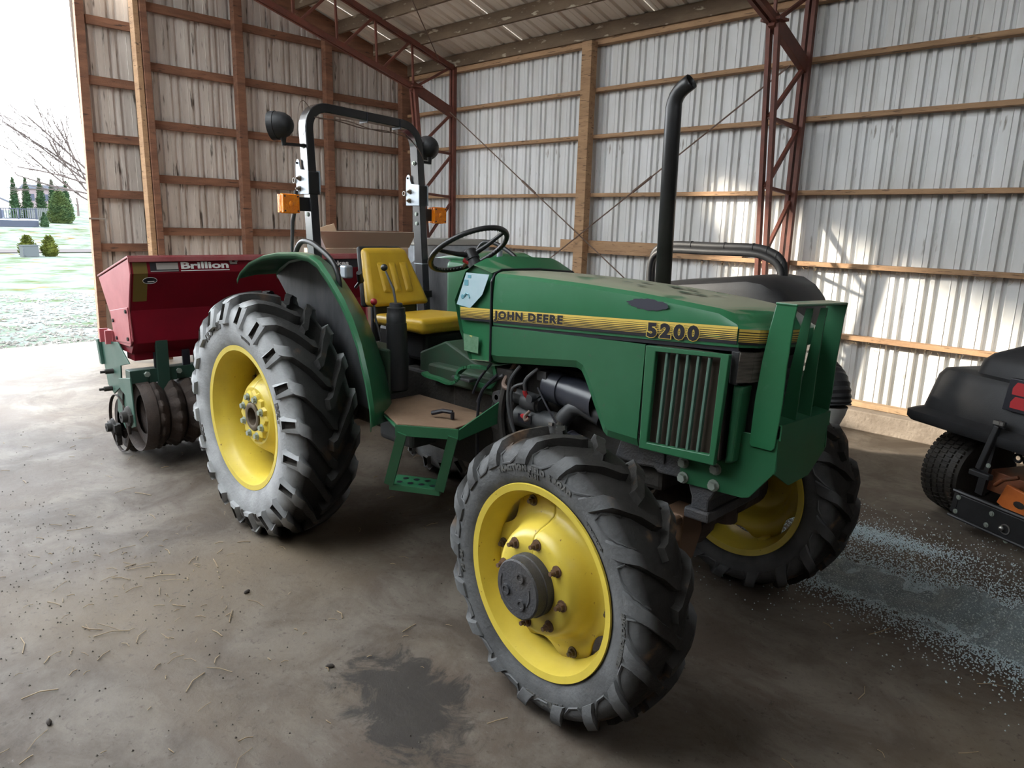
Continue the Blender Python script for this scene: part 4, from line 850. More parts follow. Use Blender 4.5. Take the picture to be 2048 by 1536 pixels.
# curved green pedal arms
b = B(); P = sm_([(1.25, -.26, 1.02), (1.17, -.30, 1.02), (1.11, -.30, .985), (1.10, -.31, .945), (1.07, -.32, .93), (1.0, -.33, .94), (.94, -.34, .945), (.91, -.34, .955)])
for a, c in zip(P, P[1:]): b.bar(a, c, .034, .012, (0, 0, 1))
obj('pedal_arm', b, 'green2', TR)
b = B(); P = sm_([(1.27, -.24, 1.03), (1.285, -.24, .98), (1.26, -.24, .94), (1.20, -.24, .93), (1.12, -.24, .935)])
for a, c in zip(P, P[1:]): b.bar(a, c, .02, .014, (0, 1, 0))
obj('pedal_arm', b, 'green2', TR)
for k, y in enumerate((-.30, -.22)): b = B(); b.box((1.12+.03*k, y+.02, .955), (.12, .05, .014)); obj('pedal', b, 'grey', TR, bevel=.004)
# rear fenders -------------------------------------------------------
FO = [(-.29, 1.315), (-.25, 1.352), (-.142, 1.410), (.0, 1.450), (.16, 1.472), (.35, 1.480), (.46, 1.472), (.535, 1.448), (.62, 1.385), (.724, 1.291), (.79, 1.21), (.85, 1.11), (.906, .961), (.935, .85), (.940, .760)]
FI = [(-.29, 1.335), (-.25, 1.366), (-.142, 1.412), (.0, 1.436), (.10, 1.440), (.17, 1.440), (.24, 1.424), (.33, 1.385), (.40, 1.34), (.475, 1.280), (.56, 1.205), (.64, 1.10), (.720, .961), (.760, .85), (.792, .716)]
for s in (-1, 1):
    oy = .10 if s > 0 else 0; mx = lambda P, y, dz=0, dx=0: [(x+dx+.4*oy, s*(y+oy), z+dz) for x, z in P]
    mid = [((a[0]*.62+c[0]*.38)+.012, (a[1]*.62+c[1]*.38)+.010) for a, c in zip(FO, FI)]
    b = B(); b.loft([mx([(x-.018, z-.030) for x, z in FO], .648), mx([(x-.004, z-.006) for x, z in FO], .655), mx(FO, .640), mx(mid, .56), mx(FI, .43), mx([(x-.01, z-.03) for x, z in FI], .42)])
    fe = obj('fender', b, 'green', TR, 32, solid=.004)
    # dark inner wall of the fender
    V = [(x, s*.425, z-.012) for x, z in FI]; c = (.15, s*.425, .78); b = B(); b.add(V+[c, (-.12, s*.425, 1.16), (-.22, s*.425, 1.26)], [(i, i+1, len(V)) for i in range(2, len(V)-1)]+[(2, len(V), len(V)+1), (0, 2, len(V)+1, len(V)+2)]); obj('fender_liner', b, 'liner', fe, solid=.004)
    # grab rail
    b = B(); b.tube(sm_([(.235, s*-.0+s*.60, 1.455), (.262, s*.60, 1.500), (.31, s*.60, 1.530), (.39, s*.60, 1.527), (.47, s*.60, 1.500), (.55, s*.60, 1.462), (.60, s*.60, 1.415), (.622, s*.60, 1.36), (.624, s*.60, 1.315)]), .0125, 10); obj('grab_rail', b, 'blk', fe, 40)
# left fender inner console in bright green
b = B(); b.prism([(.30, .80), (.80, .80), (.92, 1.0), (.86, 1.26), (.76, 1.385), (.60, 1.415), (.30, 1.43)], 'y', .30, .425); cn = obj('left_console', b, 'green2', TR, bevel=.03, seg=4)
b = B(); b.add([(.62, .31, 1.421), (.76, .31, 1.394), (.78, .36, 1.40), (.64, .36, 1.428)], [(0, 1, 2, 3)]); b.v = [p+Vector((0, 0, .012)) for p in b.v]; lb = obj('warning_label', b, 'decal_y', cn)
b = fit_text('CAUTION', .0, .10, 0, .012); obj('lettering', mapped(b, lambda p: (.65+p.x, .315, 1.432+p.y-.19*p.x)), 'black', cn)
b = B(); b.prism([(-.05, 1.39), (.27, 1.39), (.27, 1.46), (-.05, 1.475)], 'y', .45, .62) if False else None
# grey lidded box carried behind on the left
# seat -------------------------------------------------------------
def cushion(name, pts, parent, mt, bv): b = B(); b.add(pts[0]+pts[1], [(3, 2, 1, 0), (4, 5, 6, 7), (0, 1, 5, 4), (1, 2, 6, 5), (2, 3, 7, 6), (3, 0, 4, 7)]); return obj(name, b, mt, parent, 60, bevel=bv, seg=5)
bx0, bx1 = .245, .115; z0, z1 = 1.185, 1.490
F_ = [(bx0+.05, -.205, z0), (bx0+.05, .205, z0+.0), (bx1+.04, .135, z1), (bx1+.04, -.150, z1)]
K_ = [(bx0-.03, -.200, z0), (bx0-.03, .200, z0), (bx1-.02, .130, z1), (bx1-.02, -.145, z1)]
sb = cushion('seat_back', (K_, F_), TR, 'yellow_vinyl', .030)
for y0, w_ in ((-.075, .05), (.0, .045), (.075, .05)):
    b = B(); b.add([(bx0+.052+.0-(z-z0)/(z1-z0)*(bx0-bx1), y, z) for z in (z0+.075, z1-.075) for y in (y0-w_/2, y0+w_/2)]+[(bx0+.060-(z-z0)/(z1-z0)*(bx0-bx1), y, z) for z in (z0+.09, z1-.09) for y in (y0-w_/2+.012, y0+w_/2-.012)], [(4, 5, 7, 6), (0, 1, 5, 4), (1, 3, 7, 5), (3, 2, 6, 7), (2, 0, 4, 6)]); obj('padding_rib', b, 'yellow_vinyl', sb, 60, bevel=.005, seg=3)
b = B(); b.add([(p[0]-.022, p[1]*1.03, p[2]+(.006 if p[2] > 1.3 else -.004)) for p in K_]+[(p[0]+.012, p[1]*1.05, p[2]+(.010 if p[2] > 1.3 else -.004)) for p in K_], [(3, 2, 1, 0), (4, 5, 6, 7), (0, 1, 5, 4), (1, 2, 6, 5), (2, 3, 7, 6), (3, 0, 4, 7)]); obj('seat_shell', b, 'plastic', sb, 60, bevel=.02, seg=3)
C0 = [(.29, -.20, 1.100), (.74, -.22, 1.095), (.74, .22, 1.095), (.29, .20, 1.100)]; C1 = [(.30, -.20, 1.155), (.73, -.215, 1.172), (.73, .215, 1.172), (.30, .20, 1.155)]
sc_ = cushion('seat_cushion', (C0, C1), TR, 'yellow_vinyl', .026)
b = B(); b.box((.48, 0, 1.02), (.40, .30, .15)); b.box((.40, 0, .92), (.3, .34, .12)); b.box((.22, 0, 1.10), (.05, .30, .22)); obj('seat_base', b, 'blk', TR, bevel=.02)
b = B(); b.cyl((.30, -.27, 1.33), (.33, -.30, 1.375), .018, 10, .014); b.cyl((.22, -.25, 1.29), (.30, -.27, 1.33), .008, 8); obj('armrest_lever', b, 'blk', TR, 40)
b = B(); b.box((.06, -.20, 1.36), (.06, .05, .07)); obj('document_holder', b, 'galv', TR, bevel=.01)
# steering wheel -----------------------------------------------------
tl = math.radians(33); ca_, sa_ = math.cos(tl), math.sin(tl); c0 = Vector((.83, 0, 1.51))
def SWp(u, v, n=0): return c0+Vector((u*ca_-n*sa_, v, u*sa_+n*ca_))
b = B(); b.tube([SWp(.20*math.cos(2*PI*k/48), .20*math.sin(2*PI*k/48)) for k in range(48)], .0125, 10, closed=True); sw = obj('steering_wheel', b, 'blk', TR, 60)
b = B()
for k in range(60): t = 2*PI*k/60; b.ball(SWp(.189*math.cos(t), .189*math.sin(t), -.004), .0058, 6)
obj('finger_grip', b, 'blk', sw, 60)
for a in (.55, 2.65, 4.71): b = B(); b.tube([SWp(.02*math.cos(a), .02*math.sin(a), -.03), SWp(.09*math.cos(a), .09*math.sin(a), -.022), SWp(.196*math.cos(a), .196*math.sin(a), 0)], [.014, .011, .009], 8); obj('spoke', b, 'blk', sw, 60)
b = B(); b.tube([SWp(0, 0, -.055), SWp(0, 0, -.012)], [.036, .036], 20); b.tube([SWp(0, 0, -.012), SWp(0, 0, -.004)], [.034, .028], 20); obj('hub', b, 'blk', sw, 40)
b = B(); b.tube([SWp(0, 0, -.05), SWp(0, 0, -.20)], [.030, .045], 16); obj('steering_column', b, 'plastic', TR, 40)
b = B(); b.tube([(.965, .02, 1.40), (.88, -.01, 1.44), (.83, -.03, 1.462)], [.006, .012, .014], 10); lv = obj('hand_throttle', b, 'redref', TR, 40)
b = B(); b.tube([(.74, .30, 1.42), (.74, .30, 1.50)], .015, 10); obj('range_lever', b, 'galv', TR, 40)
# levers and right console -------------------------------------------
cx, cy = .690, -.335
b = B(); b.tube([(cx+.01, cy, .84), (cx+.01, cy, .98), (cx, cy, 1.16)], [.052, .052, .050], 20); hb = obj('hydraulic_valve', b, 'plastic', TR, 40)
b = B(); b.tube([(cx, cy, 1.16), (cx, cy, 1.20), (cx, cy, 1.205), (cx, cy, 1.235), (cx, cy, 1.238), (cx, cy, 1.256)], [.047, .047, .044, .044, .034, .030], 20); obj('rubber_boot', b, 'plastic', hb, 40)
b = B(); b.tube([(cx, cy, 1.25), (cx-.02, cy, 1.32), (cx-.08, cy, 1.40)], [.0065, .006, .005], 8); jl = obj('joystick', b, 'grey', TR, 40)
b = B(); b.ball((cx-.092, cy, 1.418), .017, 16); obj('knob', b, 'blk', jl, 60)
b = B(); b.tube([(.60, -.36, 1.07), (.555, -.36, 1.17), (.545, -.36, 1.235)], .006, 8); rl = obj('red_lever', b, 'grey', TR, 40)
b = B(); b.ball((.544, -.36, 1.25), .017, 16); obj('knob', b, 'redref', rl, 60)
b = B(); b.box((.60, -.34, .93), (.22, .12, .22)); obj('quadrant_box', b, 'green_in', TR, bevel=.01)
# roll bar -----------------------------------------------------------
def rx(z): return .005-.073*(z-1.49)
b = B(); hw = .36; P = []
for z in (.95, 1.3, 1.6, 1.9): P.append((rx(z), -hw, z))
for k in range(8): t = (PI/2)*k/7; P.append((0, -hw+.115*(1-math.cos(t)), 2.090+.115*math.sin(t)))
P = [(rx(p[2]), p[1], p[2]) for p in P]; Q = [(p[0], -p[1], p[2]+.0) for p in P[::-1]]
# rectangular section swept along the path: narrow across, deep fore-aft
full = P+Q; V = []; n = len(full)
for i, p in enumerate(full):
    a = Vector(full[max(i-1, 0)]); c = Vector(full[min(i+1, n-1)]); d = (c-a).normalized(); xx = Vector((1, 0, 0)); xx = (xx-d*xx.dot(d)).normalized(); nn = d.cross(xx)
    for u_, v_ in ((-1, -1), (1, -1), (1, 1), (-1, 1)): V.append(Vector(p)+xx*(.036*u_)+nn*(.0235*v_))
b = B(); F = [(i*4+k, i*4+(k+1) % 4, (i+1)*4+(k+1) % 4, (i+1)*4+k) for i in range(n-1) for k in range(4)]; b.add(V, F+[(3, 2, 1, 0), (n*4-4, n*4-3, n*4-2, n*4-1)]); b.v = [warp((p.x, p.y, p.z)) for p in b.v]; b.v = [Vector(p)+Vector((0, 0, .0)) for p in b.v]
rops = obj('roll_bar', b, 'rops', TR, 40, bevel=.004)
for s in (-1, 1):
    wz = lambda z: z-.045*(s*hw+.28)
    b = B(); b.box((rx(1.81), s*hw, wz(1.815)), (.084, .060, .115)); sl = obj('hinge_sleeve', b, 'blk', rops, bevel=.004)
    z0 = wz(1.758); pl = [(-.085, z0), (.04, z0), (.04, z0+.118), (-.035, z0+.125), (-.045, z0+.145), (-.047, z0+.168), (-.058, z0+.178), (-.072, z0+.176), (-.082, z0+.160), (-.085, z0+.12)]
    for yy in ((-.036, .031) if s > 0 else (-.036, .031)):
        b = B(); b.prism([(x+rx(1.7), z) for x, z in pl], 'y', s*hw+yy, s*hw+yy+.005); hp = obj('hinge_plate', b, 'galv', rops, bevel=.0015)
    bm_ = bolt_mesh(.010, .012, 'bolt', .01)
    for x, z in ((-.045, z0+.080), (-.05, z0+.028)): obj('hinge_pin', bm_, parent=rops, loc=(x+rx(1.7), s*hw-.037, z))
    b = B(); b.lathe([(-.002, .006), (.002, .006), (.002, .003), (-.002, .003)], 12, 'y', (rx(1.7)-.066, s*hw-.038, z0+.158)); obj('hole', b, 'black', rops)
    b = B(); b.lathe([(-.003, .014), (.003, .014), (.003, .011), (-.003, .011)], 14, 'y', (rx(1.7)-.098, s*hw-.04, z0+.07), closed=True); obj('lynch_pin', b, 'steel', rops)
    b = B(); b.box((rx(1.43), s*hw, wz(1.42)), (.080, .055, .004)); obj('weld_collar', b, 'galv', rops)
    b = B(); b.box((rx(1.3), s*hw, wz(1.24)), (.09, .07, .04)); obj('base_clamp', b, 'blk', rops)
    for z in (1.71, 1.655): obj('bolt', bolt_mesh(.008, .006, 'bolt_g'), parent=rops, loc=(rx(z), s*hw-.024, wz(z)))
    obj('bolt', bolt_mesh(.009, .012, 'bolt_g'), parent=rops, loc=(rx(1.98), s*hw-.024, wz(2.0)))
    # amber turn signal on a bracket
    ax = rx(1.6)+.02 if s > 0 else rx(1.6)+.005
    za = wz(1.706)
    yc = s*(hw+(.118 if s > 0 else .135))
    b = B(); b.box((ax-.005, s*(hw+.05), za), (.012, .10, .070)); obj('signal_bracket', b, 'blk', rops)
    b = B(); b.box((ax-.002, yc, za), (.022, .098, .098)); sg = obj('turn_signal', b, 'amber', rops, bevel=.018, seg=4)
    for dx in (.018, -.022): b = B(); b.box((ax-.002+dx, yc, za), (.020, .092, .092)); b.ball((ax-.002+dx*1.55, yc, za), .014, 12, (.4, 1, 1)); obj('lens', b, 'amber', sg, 50, bevel=.012, seg=3)
    for dy in (-.036, .036):
        for dz in (-.036, .036): b = B(); b.cyl((ax+.026, yc+dy, za+dz), (ax+.030, yc+dy, za+dz), .004, 8); obj('screw', b, 'dark', sg)
    # round work light facing backwards
    zw = wz(2.055)+(.022 if s > 0 else 0); yw = s*(hw+(.138 if s < 0 else .085)); xw = rx(2.0)-.0; c = Vector((xw-.0, yw, zw+.025+(.01 if s < 0 else 0)))
    b = B(); b.lathe([(.060, .001), (.056, .020), (.045, .040), (.024, .056), (-.002, .0645), (-.022, .067), (-.024, .070), (-.055, .070), (-.056, .066)], 32, 'x'); 
    Rm = Matrix.Rotation(math.radians(38 if s < 0 else -25), 4, 'Z') @ Matrix.Rotation(math.radians(-6), 4, 'Y')
    b.v = [(Rm @ p)+c for p in b.v]; wlm = obj('work_light', b, 'plastic', rops, 40)
    b = B(); b.lathe([(-.050, .001), (-.050, .066)], 24, 'x'); b.v = [(Rm @ p)+c for p in b.v]; obj('lens', b, 'lens', wlm)
    b = B(); b.tube([c+Vector((.01, 0, -.060)), c+Vector((.012, 0, -.085)), c+Vector((.012, 0, -.100))], [.016, .011, .010], 10); b.bar(c+Vector((.01, 0, -.092)), (xw, s*(hw+.02), c.z-.088), .03, .014); obj('light_bracket', b, 'blk', rops)
ztp = lambda y: 2.205-.045*(y+.28)
b = B(); b.tube(sm_([(rx(2.1)-.02, -.40, 2.06), (-.03, -.41, 2.12), (-.03, -.40, 2.20), (-.03, -.375, 2.225), (-.03, -.345, 2.20), (-.01, -.33, 2.17)]), .0018, 5); b.tube(sm_([(-.01, -.33, 2.15), (0, -.2, 2.145), (0.005, -.05, 2.125), (0, .1, 2.128), (.01, .2, 2.115), (0, .28, 2.10), (.0, .35, 2.04), (.0, .38, 1.99)]), .003, 5); b.tube(sm_([(-.01, -.30, 2.145), (.01, -.15, 2.15), (0.0, 0, 2.128), (0, .12, 2.12), (.01, .22, 2.13), (.0, .30, 2.09)]), .0028, 5); obj('wiring', b, 'rod', rops)
for y in (0, .22): b = B(); b.box((rx(2.18), y, ztp(y)-.006), (.078, .005, .055)); obj('tape_band', b, 'black', rops)
# lifting arm / pin rod behind the right post, three point hitch ------
b = B(); b.tube([(-.16, -.40, 1.45), (-.14, -.40, 1.62), (-.10, -.40, 1.70), (-.09, -.40, 1.78)], [.008, .011, .009, .012], 8); obj('prop_rod', b, 'grey', TR, 40)
b = B(); b.cyl((0, -.56, .625), (0, .56, .625), .085, 24); b.cyl((0, -.48, .625), (0, .48, .625), .12, 24); obj('rear_axle', b, 'dark', TR, 40)
for s in (-1, 1): b = B(); b.bar((-.05, s*.28, .45), (-1.25, s*.36, .52), .05, .03); b.bar((-.35, s*.30, .48), (-.30, s*.28, 1.0), .03, .03); obj('lower_link', b, 'dark', TR)
b = B(); b.bar((-.15, 0, .9), (-1.2, 0, 1.0), .035, .035); obj('top_link', b, 'dark', TR)

# ================================================================== SEEDER
XS = 0
SD = empty('seeder', (-1.75, 0, 0), 0, 'red grass seeder with ring rollers hitched behind the tractor', 'seeder')
SD.location = (-1.75, 0, 0)
def sd(b): b.v = [p-Vector((-1.75, 0, 0)) for p in b.v]; return b
hp_ = [(-1.305, 1.372), (-1.286, 1.276), (-1.372, 1.042), (-1.365, .83), (-1.42, .76), (-1.60, .76), (-1.674, .811), (-1.721, .896), (-1.738, .977), (-1.921, 1.212)]
# hopper body: front face slopes back at the bottom
b = B(); b.prism([(x, z) for x, z in hp_], 'y', -.868, .868); hop = obj('hopper', sd(b), 'red', SD, bevel=.003)
for s in (-1, 1):
    b = B(); b.prism([(-1.300, 1.368), (-1.283, 1.276), (-1.368, 1.042), (-1.350, .850), (-1.40, .81), (-1.65, .80), (-1.674, .811), (-1.721, .896), (-1.738, .977), (-1.921, 1.212)], 'y', s*.870, s*.880); ep = obj('end_plate', sd(b), 'pink', hop, bevel=.003)
    b = B(); b.prism([(-1.37, 1.065), (-1.722, 1.01), (-1.70, .93), (-1.66, .815), (-1.36, .835)], 'y', s*.881, s*.886); obj('lower_end_plate', sd(b), 'pink', hop, bevel=.003)
    for x, z in ((-1.40, 1.035), (-1.665, .95), (-1.40, .86), (-1.62, .84)): b = B(); b.cyl((x, s*.886, z), (x, s*.894, z), .012, 8); obj('bolt', sd(b), 'dark', hop)
b = B(); b.add([(-1.29, -.885, 1.376), (-1.29, .885, 1.376), (-1.93, .885, 1.216), (-1.93, -.885, 1.216), (-1.29, -.885, 1.388), (-1.29, .885, 1.388), (-1.93, .885, 1.228), (-1.93, -.885, 1.228)], [(3, 2, 1, 0), (4, 5, 6, 7), (0, 1, 5, 4), (1, 2, 6, 5), (2, 3, 7, 6), (3, 0, 4, 7)]); b.box((-1.284, 0, 1.364), (.008, 1.77, .030)); obj('lid', sd(b), 'pink_lid', hop, bevel=.002)
# front-face decals
def ff(y, z, d=.0):   # point on the upper front face
    x = -1.286+(z-1.276)*(-.019/.096) if z > 1.276 else -1.286-(1.276-z)*(.086/.234); return (x+.002+d, y, z)
def fq(y0, y1, z0, z1, d=0): return [ff(y0, z0, d), ff(y1, z0, d), ff(y1, z1, d), ff(y0, z1, d)]
b = B(); b.add(fq(-.858, -.775, 1.277, 1.345)+fq(-.858, -.775, 1.10, 1.275), [(0, 1, 2, 3), (4, 5, 6, 7)]); obj('faded_tape', sd(b), 'olive', hop)
b = B(); b.add(fq(-.757, -.585, 1.285, 1.345), [(0, 1, 2, 3)]); obj('black_bar', sd(b), 'black', hop)
b = B(); b.add(fq(-.72, -.588, 1.300, 1.340, .002), [(0, 1, 2, 3)]); b.add(fq(-.757, -.588, 1.288, 1.292, .002), [(0, 1, 2, 3)]); obj('fading_bar', sd(b), 'white2', hop)
b = B(); b.add(fq(-.573, -.256, 1.287, 1.292, .002), [(0, 1, 2, 3)]); obj('underline', sd(b), 'white', hop)
b = text_mesh('Brillion', 1, .035); xs = [p.x for p in b.v]; ys = [p.y for p in b.v]; a, c, d_, e = min(xs), max(xs), min(ys), max(ys)
obj('lettering', sd(mapped(b, lambda p: ff(-.570+(p.x-a)/(c-a)*.31, 1.300+(p.y-d_)/(e-d_)*.044, .003))), 'white', hop)
b = B(); b.add(fq(.44, .76, 1.285, 1.345, .001), [(0, 1, 2, 3)]); obj('black_bar', sd(b), 'black', hop)
b = text_mesh('akes', 1, .03); xs = [p.x for p in b.v]; ys = [p.y for p in b.v]; a2, c2, d2, e2 = min(xs), max(xs), min(ys), max(ys)
obj('lettering', sd(mapped(b, lambda p: ff(.540+(p.x-a2)/(c2-a2)*.13, 1.300+(p.y-d2)/(e2-d2)*.036, .003))), 'white', hop)
b = B(); P = [ff(-.762+.042*math.cos(t*PI/10), 1.232+.020*math.sin(t*PI/10), .001) for t in range(20)]; b.add(P, [tuple(range(20))]); obj('oval_badge', sd(b), 'black', hop)
b = B(); P = [Vector(ff(-.762+.042*math.cos(t*PI/12), 1.232+.020*math.sin(t*PI/12), .002)) for t in range(24)]; b.tube(P, .0012, 4, closed=True); b.add(fq(-.776, -.735, 1.222, 1.229, .002), [(0, 1, 2, 3)]); obj('oval_print', sd(b), 'white', hop)
b = B()
for y in (-.245, -.205): b.cyl(ff(y, 1.350), ff(y, 1.350, .01), .012, 8)
b.add(fq(-.25, -.20, 1.325, 1.34, .004), [(0, 1, 2, 3)]); obj('latch', sd(b), 'steel', hop)
b = B(); b.prism([(-1.40, .80), (-1.36, .82), (-1.36, .70), (-1.40, .66)], 'y', -.86, .86) if False else b.box((-1.5, 0, .735), (.14, 1.7, .05)); obj('seed_tray', sd(b), 'red', SD)
# green end frames
for s in (-1, 1):
    y = s*.885
    b = B(); b.prism([(-1.975, .775), (-1.60, .815), (-1.40, .70), (-1.58, .66), (-1.60, .52), (-1.77, .435), (-1.885, .482)], 'y', y, y+.010*s); ef = obj('end_frame', sd(b), 'green_dk', SD, bevel=.003)
    b = B(); b.prism([(-2.0, .79), (-1.955, .79), (-1.915, .62), (-1.955, .62)], 'y', y+.01*s, y+.03*s); obj('hinge_strip', sd(b), 'green_dk', ef, bevel=.003)
    b = B(); b.box((-1.80, s*.875, .835), (.16, .02, .07)); b.box((-1.86, s*.9, .83), (.02, .05, .09)); b.box((-1.74, s*.9, .83), (.02, .05, .09)); obj('red_bracket', sd(b), 'pink', ef)
    b = B(); b.prism([(-1.60, .575), (-1.37, .615), (-1.345, .30), (-1.43, .27), (-1.50, .48), (-1.585, .50)], 'y', y+.012*s, y+.022*s); obj('roller_arm', sd(b), 'green_dk', SD, bevel=.003)
    b = B(); b.prism([(-1.79, .50), (-1.62, .53), (-1.625, .22), (-1.70, .20), (-1.83, .30)], 'y', y-.03*s, y-.02*s); obj('roller_arm', sd(b), 'green_dk', SD, bevel=.003)
    for x, z in ((-1.74, .60), (-1.80, .47)): b = B(); b.cyl((x, y, z), (x, y+.06*s, z), .017, 8); b.cyl((x, y, z), (x, y+.09*s, z), .009, 8); obj('bolt', sd(b), 'dark', ef)
    for x, z, rr in ((-1.455, .345, .07), (-1.80, .20, .06)):
        b = B(); b.lathe([(y+.022*s, rr), (y+.035*s, rr*.9), (y+.04*s, rr*.55), (y+.07*s, rr*.5), (y+.072*s, .01)], 20, 'y', (x, 0, z)); b.box((x, y+.03*s, z), (.16, .02, .05)); obj('bearing', sd(b), 'dark', SD, 40)
    b = B(); b.lathe([(y-.01*s, .035), (y+.02*s, .035)], 12, 'y', (-1.80, 0, .12)); b.box((-1.8, y, .14), (.05, .03, .15)); obj('scraper_foot', sd(b), 'dark', SD)
b = B(); b.box((-1.43, 0, .612), (.09, 1.80, .085)); tb = obj('tool_bar', sd(b), 'green_dk2', SD, bevel=.004)
b = B(); b.cyl((-1.40, -.80, .50), (-1.40, .80, .50), .038, 16); obj('axle_tube', sd(b), 'mud', SD, 40)
for y in (-.70, .70):
    b = B(); b.box((-1.375, y, .66), (.03, .075, .36)); b.box((-1.385, y, .612), (.02, .17, .09)); hb_ = obj('hitch_post', sd(b), 'green_dk2', SD, bevel=.003)
    for dy in (-.10, .10):
        b = B(); b.cyl((-1.385, y+dy, .625), (-1.365, y+dy, .625), .018, 6); obj('bolt', sd(b), 'bolt_g', hb_)
for k in range(9):
    y = -.72+k*.18; b = B(); b.box((-1.40, y, .70), (.02, .05, .12)); obj('seed_spout', sd(b), 'black', SD, bevel=.004)
# ring rollers: crowfoot wheels, each its own piece
def ring(R0, w_, teeth, dep):
    b = B(); rows = []; N = teeth*4
    for k in range(N+1):
        t = 2*PI*k/N; tt = (1, .2, -1, .2)[k % 4] if dep else 0; R1 = R0+dep*tt
        rows.append([(r*math.sin(t), a, r*math.cos(t)) for a, r in ((-w_*.5, R0*.55), (-w_*.48, R0*.84), (-w_*.12, R1-.004), (0, R1), (w_*.12, R1-.004), (w_*.48, R0*.84), (w_*.5, R0*.55))])
    b.loft(rows); return b
me = ring(.235, .105, 16, .010).mesh('roller_ring', 'mud', 30); me2 = ring(.205, .095, 16, .012).mesh('roller_ring', 'mud', 30)
for k in range(15): obj('roller_ring', me, parent=SD, loc=(.30, -.77+k*.11, .345), rot=(0, k*.4, 0))
for k in range(17): obj('roller_ring', me2, parent=SD, loc=(-.06, -.80+k*.10, .215), rot=(0, k*.3, 0))
b = B(); b.lathe([(-.875, .235), (-.80, .238), (-.79, .20), (-.79, .03)], 32, 'y', (-1.45, 0, .345)); b.lathe([(-.875, .20), (-.855, .20)], 32, 'y', (-1.81, 0, .215)); obj('end_drum', sd(b), 'mud', SD, 40, solid=.006)
for y in (-.52, -.12, .3): b = B(); b.tube([(-1.36, y, .53), (-1.20, y-.04, .40), (-1.21, y-.02, .15)], .008, 6); b.bar((-1.36, y, .56), (-1.20, y, .2), .008, .03); obj('scraper', sd(b), 'mud', SD)

# ---------------------------------------------------------------- cardboard box on the seeder lid
T = empty('cardboard_box', (-1.72, 1.1, 1.23), 0, 'large open cardboard box behind the yellow seat, beyond the seeder', 'box')
T.location = (-2.35, 1.5, 0)
b = B(); b.box((-.07, 0, .69), (.14, 1.06, 1.38)); obj('carton', b, 'card', T)
def flap(nm, P, mt='card'): b = B(); b.add(P, [tuple(range(len(P)))]); obj(nm, b, mt, T, solid=.008)
flap('flap', [(.01, -.53, 1.385), (.01, .53, 1.385), (.14, .52, 1.535), (.14, -.60, 1.535)], 'card_d')
flap('flap', [(.15, -.548, 1.531), (.15, -.484, 1.386), (.15, -.457, 1.316), (.15, -.536, 1.317)], 'card_w')
flap('flap', [(-.14, -.40, 1.385), (-.14, -.20, 1.385), (-.14, -.18, 1.50), (-.14, -.22, 1.600), (-.14, -.50, 1.525)])
T = empty('storage_box', (-3.35, 3.27, 0), 0, 'grey metal box with a pale lid, seen behind the left roll bar post', 'box')
b = B(); b.box((0, 0, .82), (.46, 1.16, 1.12)); obj('body', b, 'galv', T, bevel=.01)
b = B(); b.prism([(-.60, 1.382), (.60, 1.382), (.60, 1.412), (.50, 1.450), (-.42, 1.450), (-.60, 1.412)], 'x', -.27, .27); obj('lid', b, 'lid', T, bevel=.004)
for x in (-.18, .18):
    for y in (-.5, .5): b = B(); b.box((x, y, .13), (.07, .07, .26)); obj('leg', b, 'dark', T)
b = B(); b.box((.25, .34, 1.22), (.03, .5, .16)); obj('bracket', b, 'dark', T)
# ================================================================== FAR MOWER (black moulded cover and hoop)
T = empty('mower', (.45, 3.1, 0), 0, 'black machine with a hooped bar and moulded cover, parked beyond the hood', 'mower')
q = lambda P: [(x-.45, y-3.1, z) for x, y, z in P]
b = B(); P = sm_(q([(-.24, 3.2, .98), (-.262, 3.2, 1.25), (-.25, 3.2, 1.40), (-.19, 3.2, 1.468), (-.06, 3.2, 1.500), (.35, 3.2, 1.502), (.70, 3.2, 1.505), (.85, 3.2, 1.474), (.945, 3.2, 1.41), (.975, 3.2, 1.29), (.97, 3.2, 1.0)]), 4)
b.tube(P, .034, 12); hb_ = obj('hoop', b, 'plastic', T, 50)
b = B(); b.tube([Vector(p)+Vector((0, -.03, -.045)) for p in P], .030, 10); obj('hoop', b, 'plastic', T, 50)
b = B()
for P0 in P[12:40:3]: b.tube([Vector(P0)+Vector((-.006, 0, 0)), Vector(P0)+Vector((.006, 0, 0))], .038, 12)
obj('clip', b, 'plastic', T, 50)
def cover_sec(x, zt, hy, zb=.80): return [(x-.45, -hy, zb), (x-.45, -hy, zt-.10), (x-.45, -hy+.03, zt-.035), (x-.45, -hy+.10, zt), (x-.45, 0, zt+.008), (x-.45, hy-.10, zt), (x-.45, hy, zt-.08), (x-.45, hy, zb)]
b = B(); b.loft([cover_sec(-.20, .9, .3), cover_sec(-.15, 1.10, .42), cover_sec(.2, 1.215, .44), cover_sec(.6, 1.262, .44), cover_sec(.92, 1.302, .44), cover_sec(1.04, 1.290, .43), cover_sec(1.15, 1.235, .41), cover_sec(1.24, 1.15, .38), cover_sec(1.31, 1.03, .34), cover_sec(1.34, .82, .3)], caps=True)
obj('cover', b, 'plastic', T, 35)
b = B(); b.box((0, 0, .52), (1.1, .7, .30)); b.box((-.1, 0, .72), (.8, .5, .16)); obj('chassis', b, 'dark', T, bevel=.03)
for x in (-.45, .45):
    for y in (-.42, .42):
        b = B(); b.lathe([(-.07, .10), (-.09, .17), (-.08, .225), (-.04, .24), (.04, .24), (.08, .225), (.09, .17), (.07, .10)], 28, 'y', (x, y, .24)); b.cyl((x, y-.06, .24), (x, y+.06, .24), .10, 16); obj('wheel', b, 'rubber_tread', T, 40)
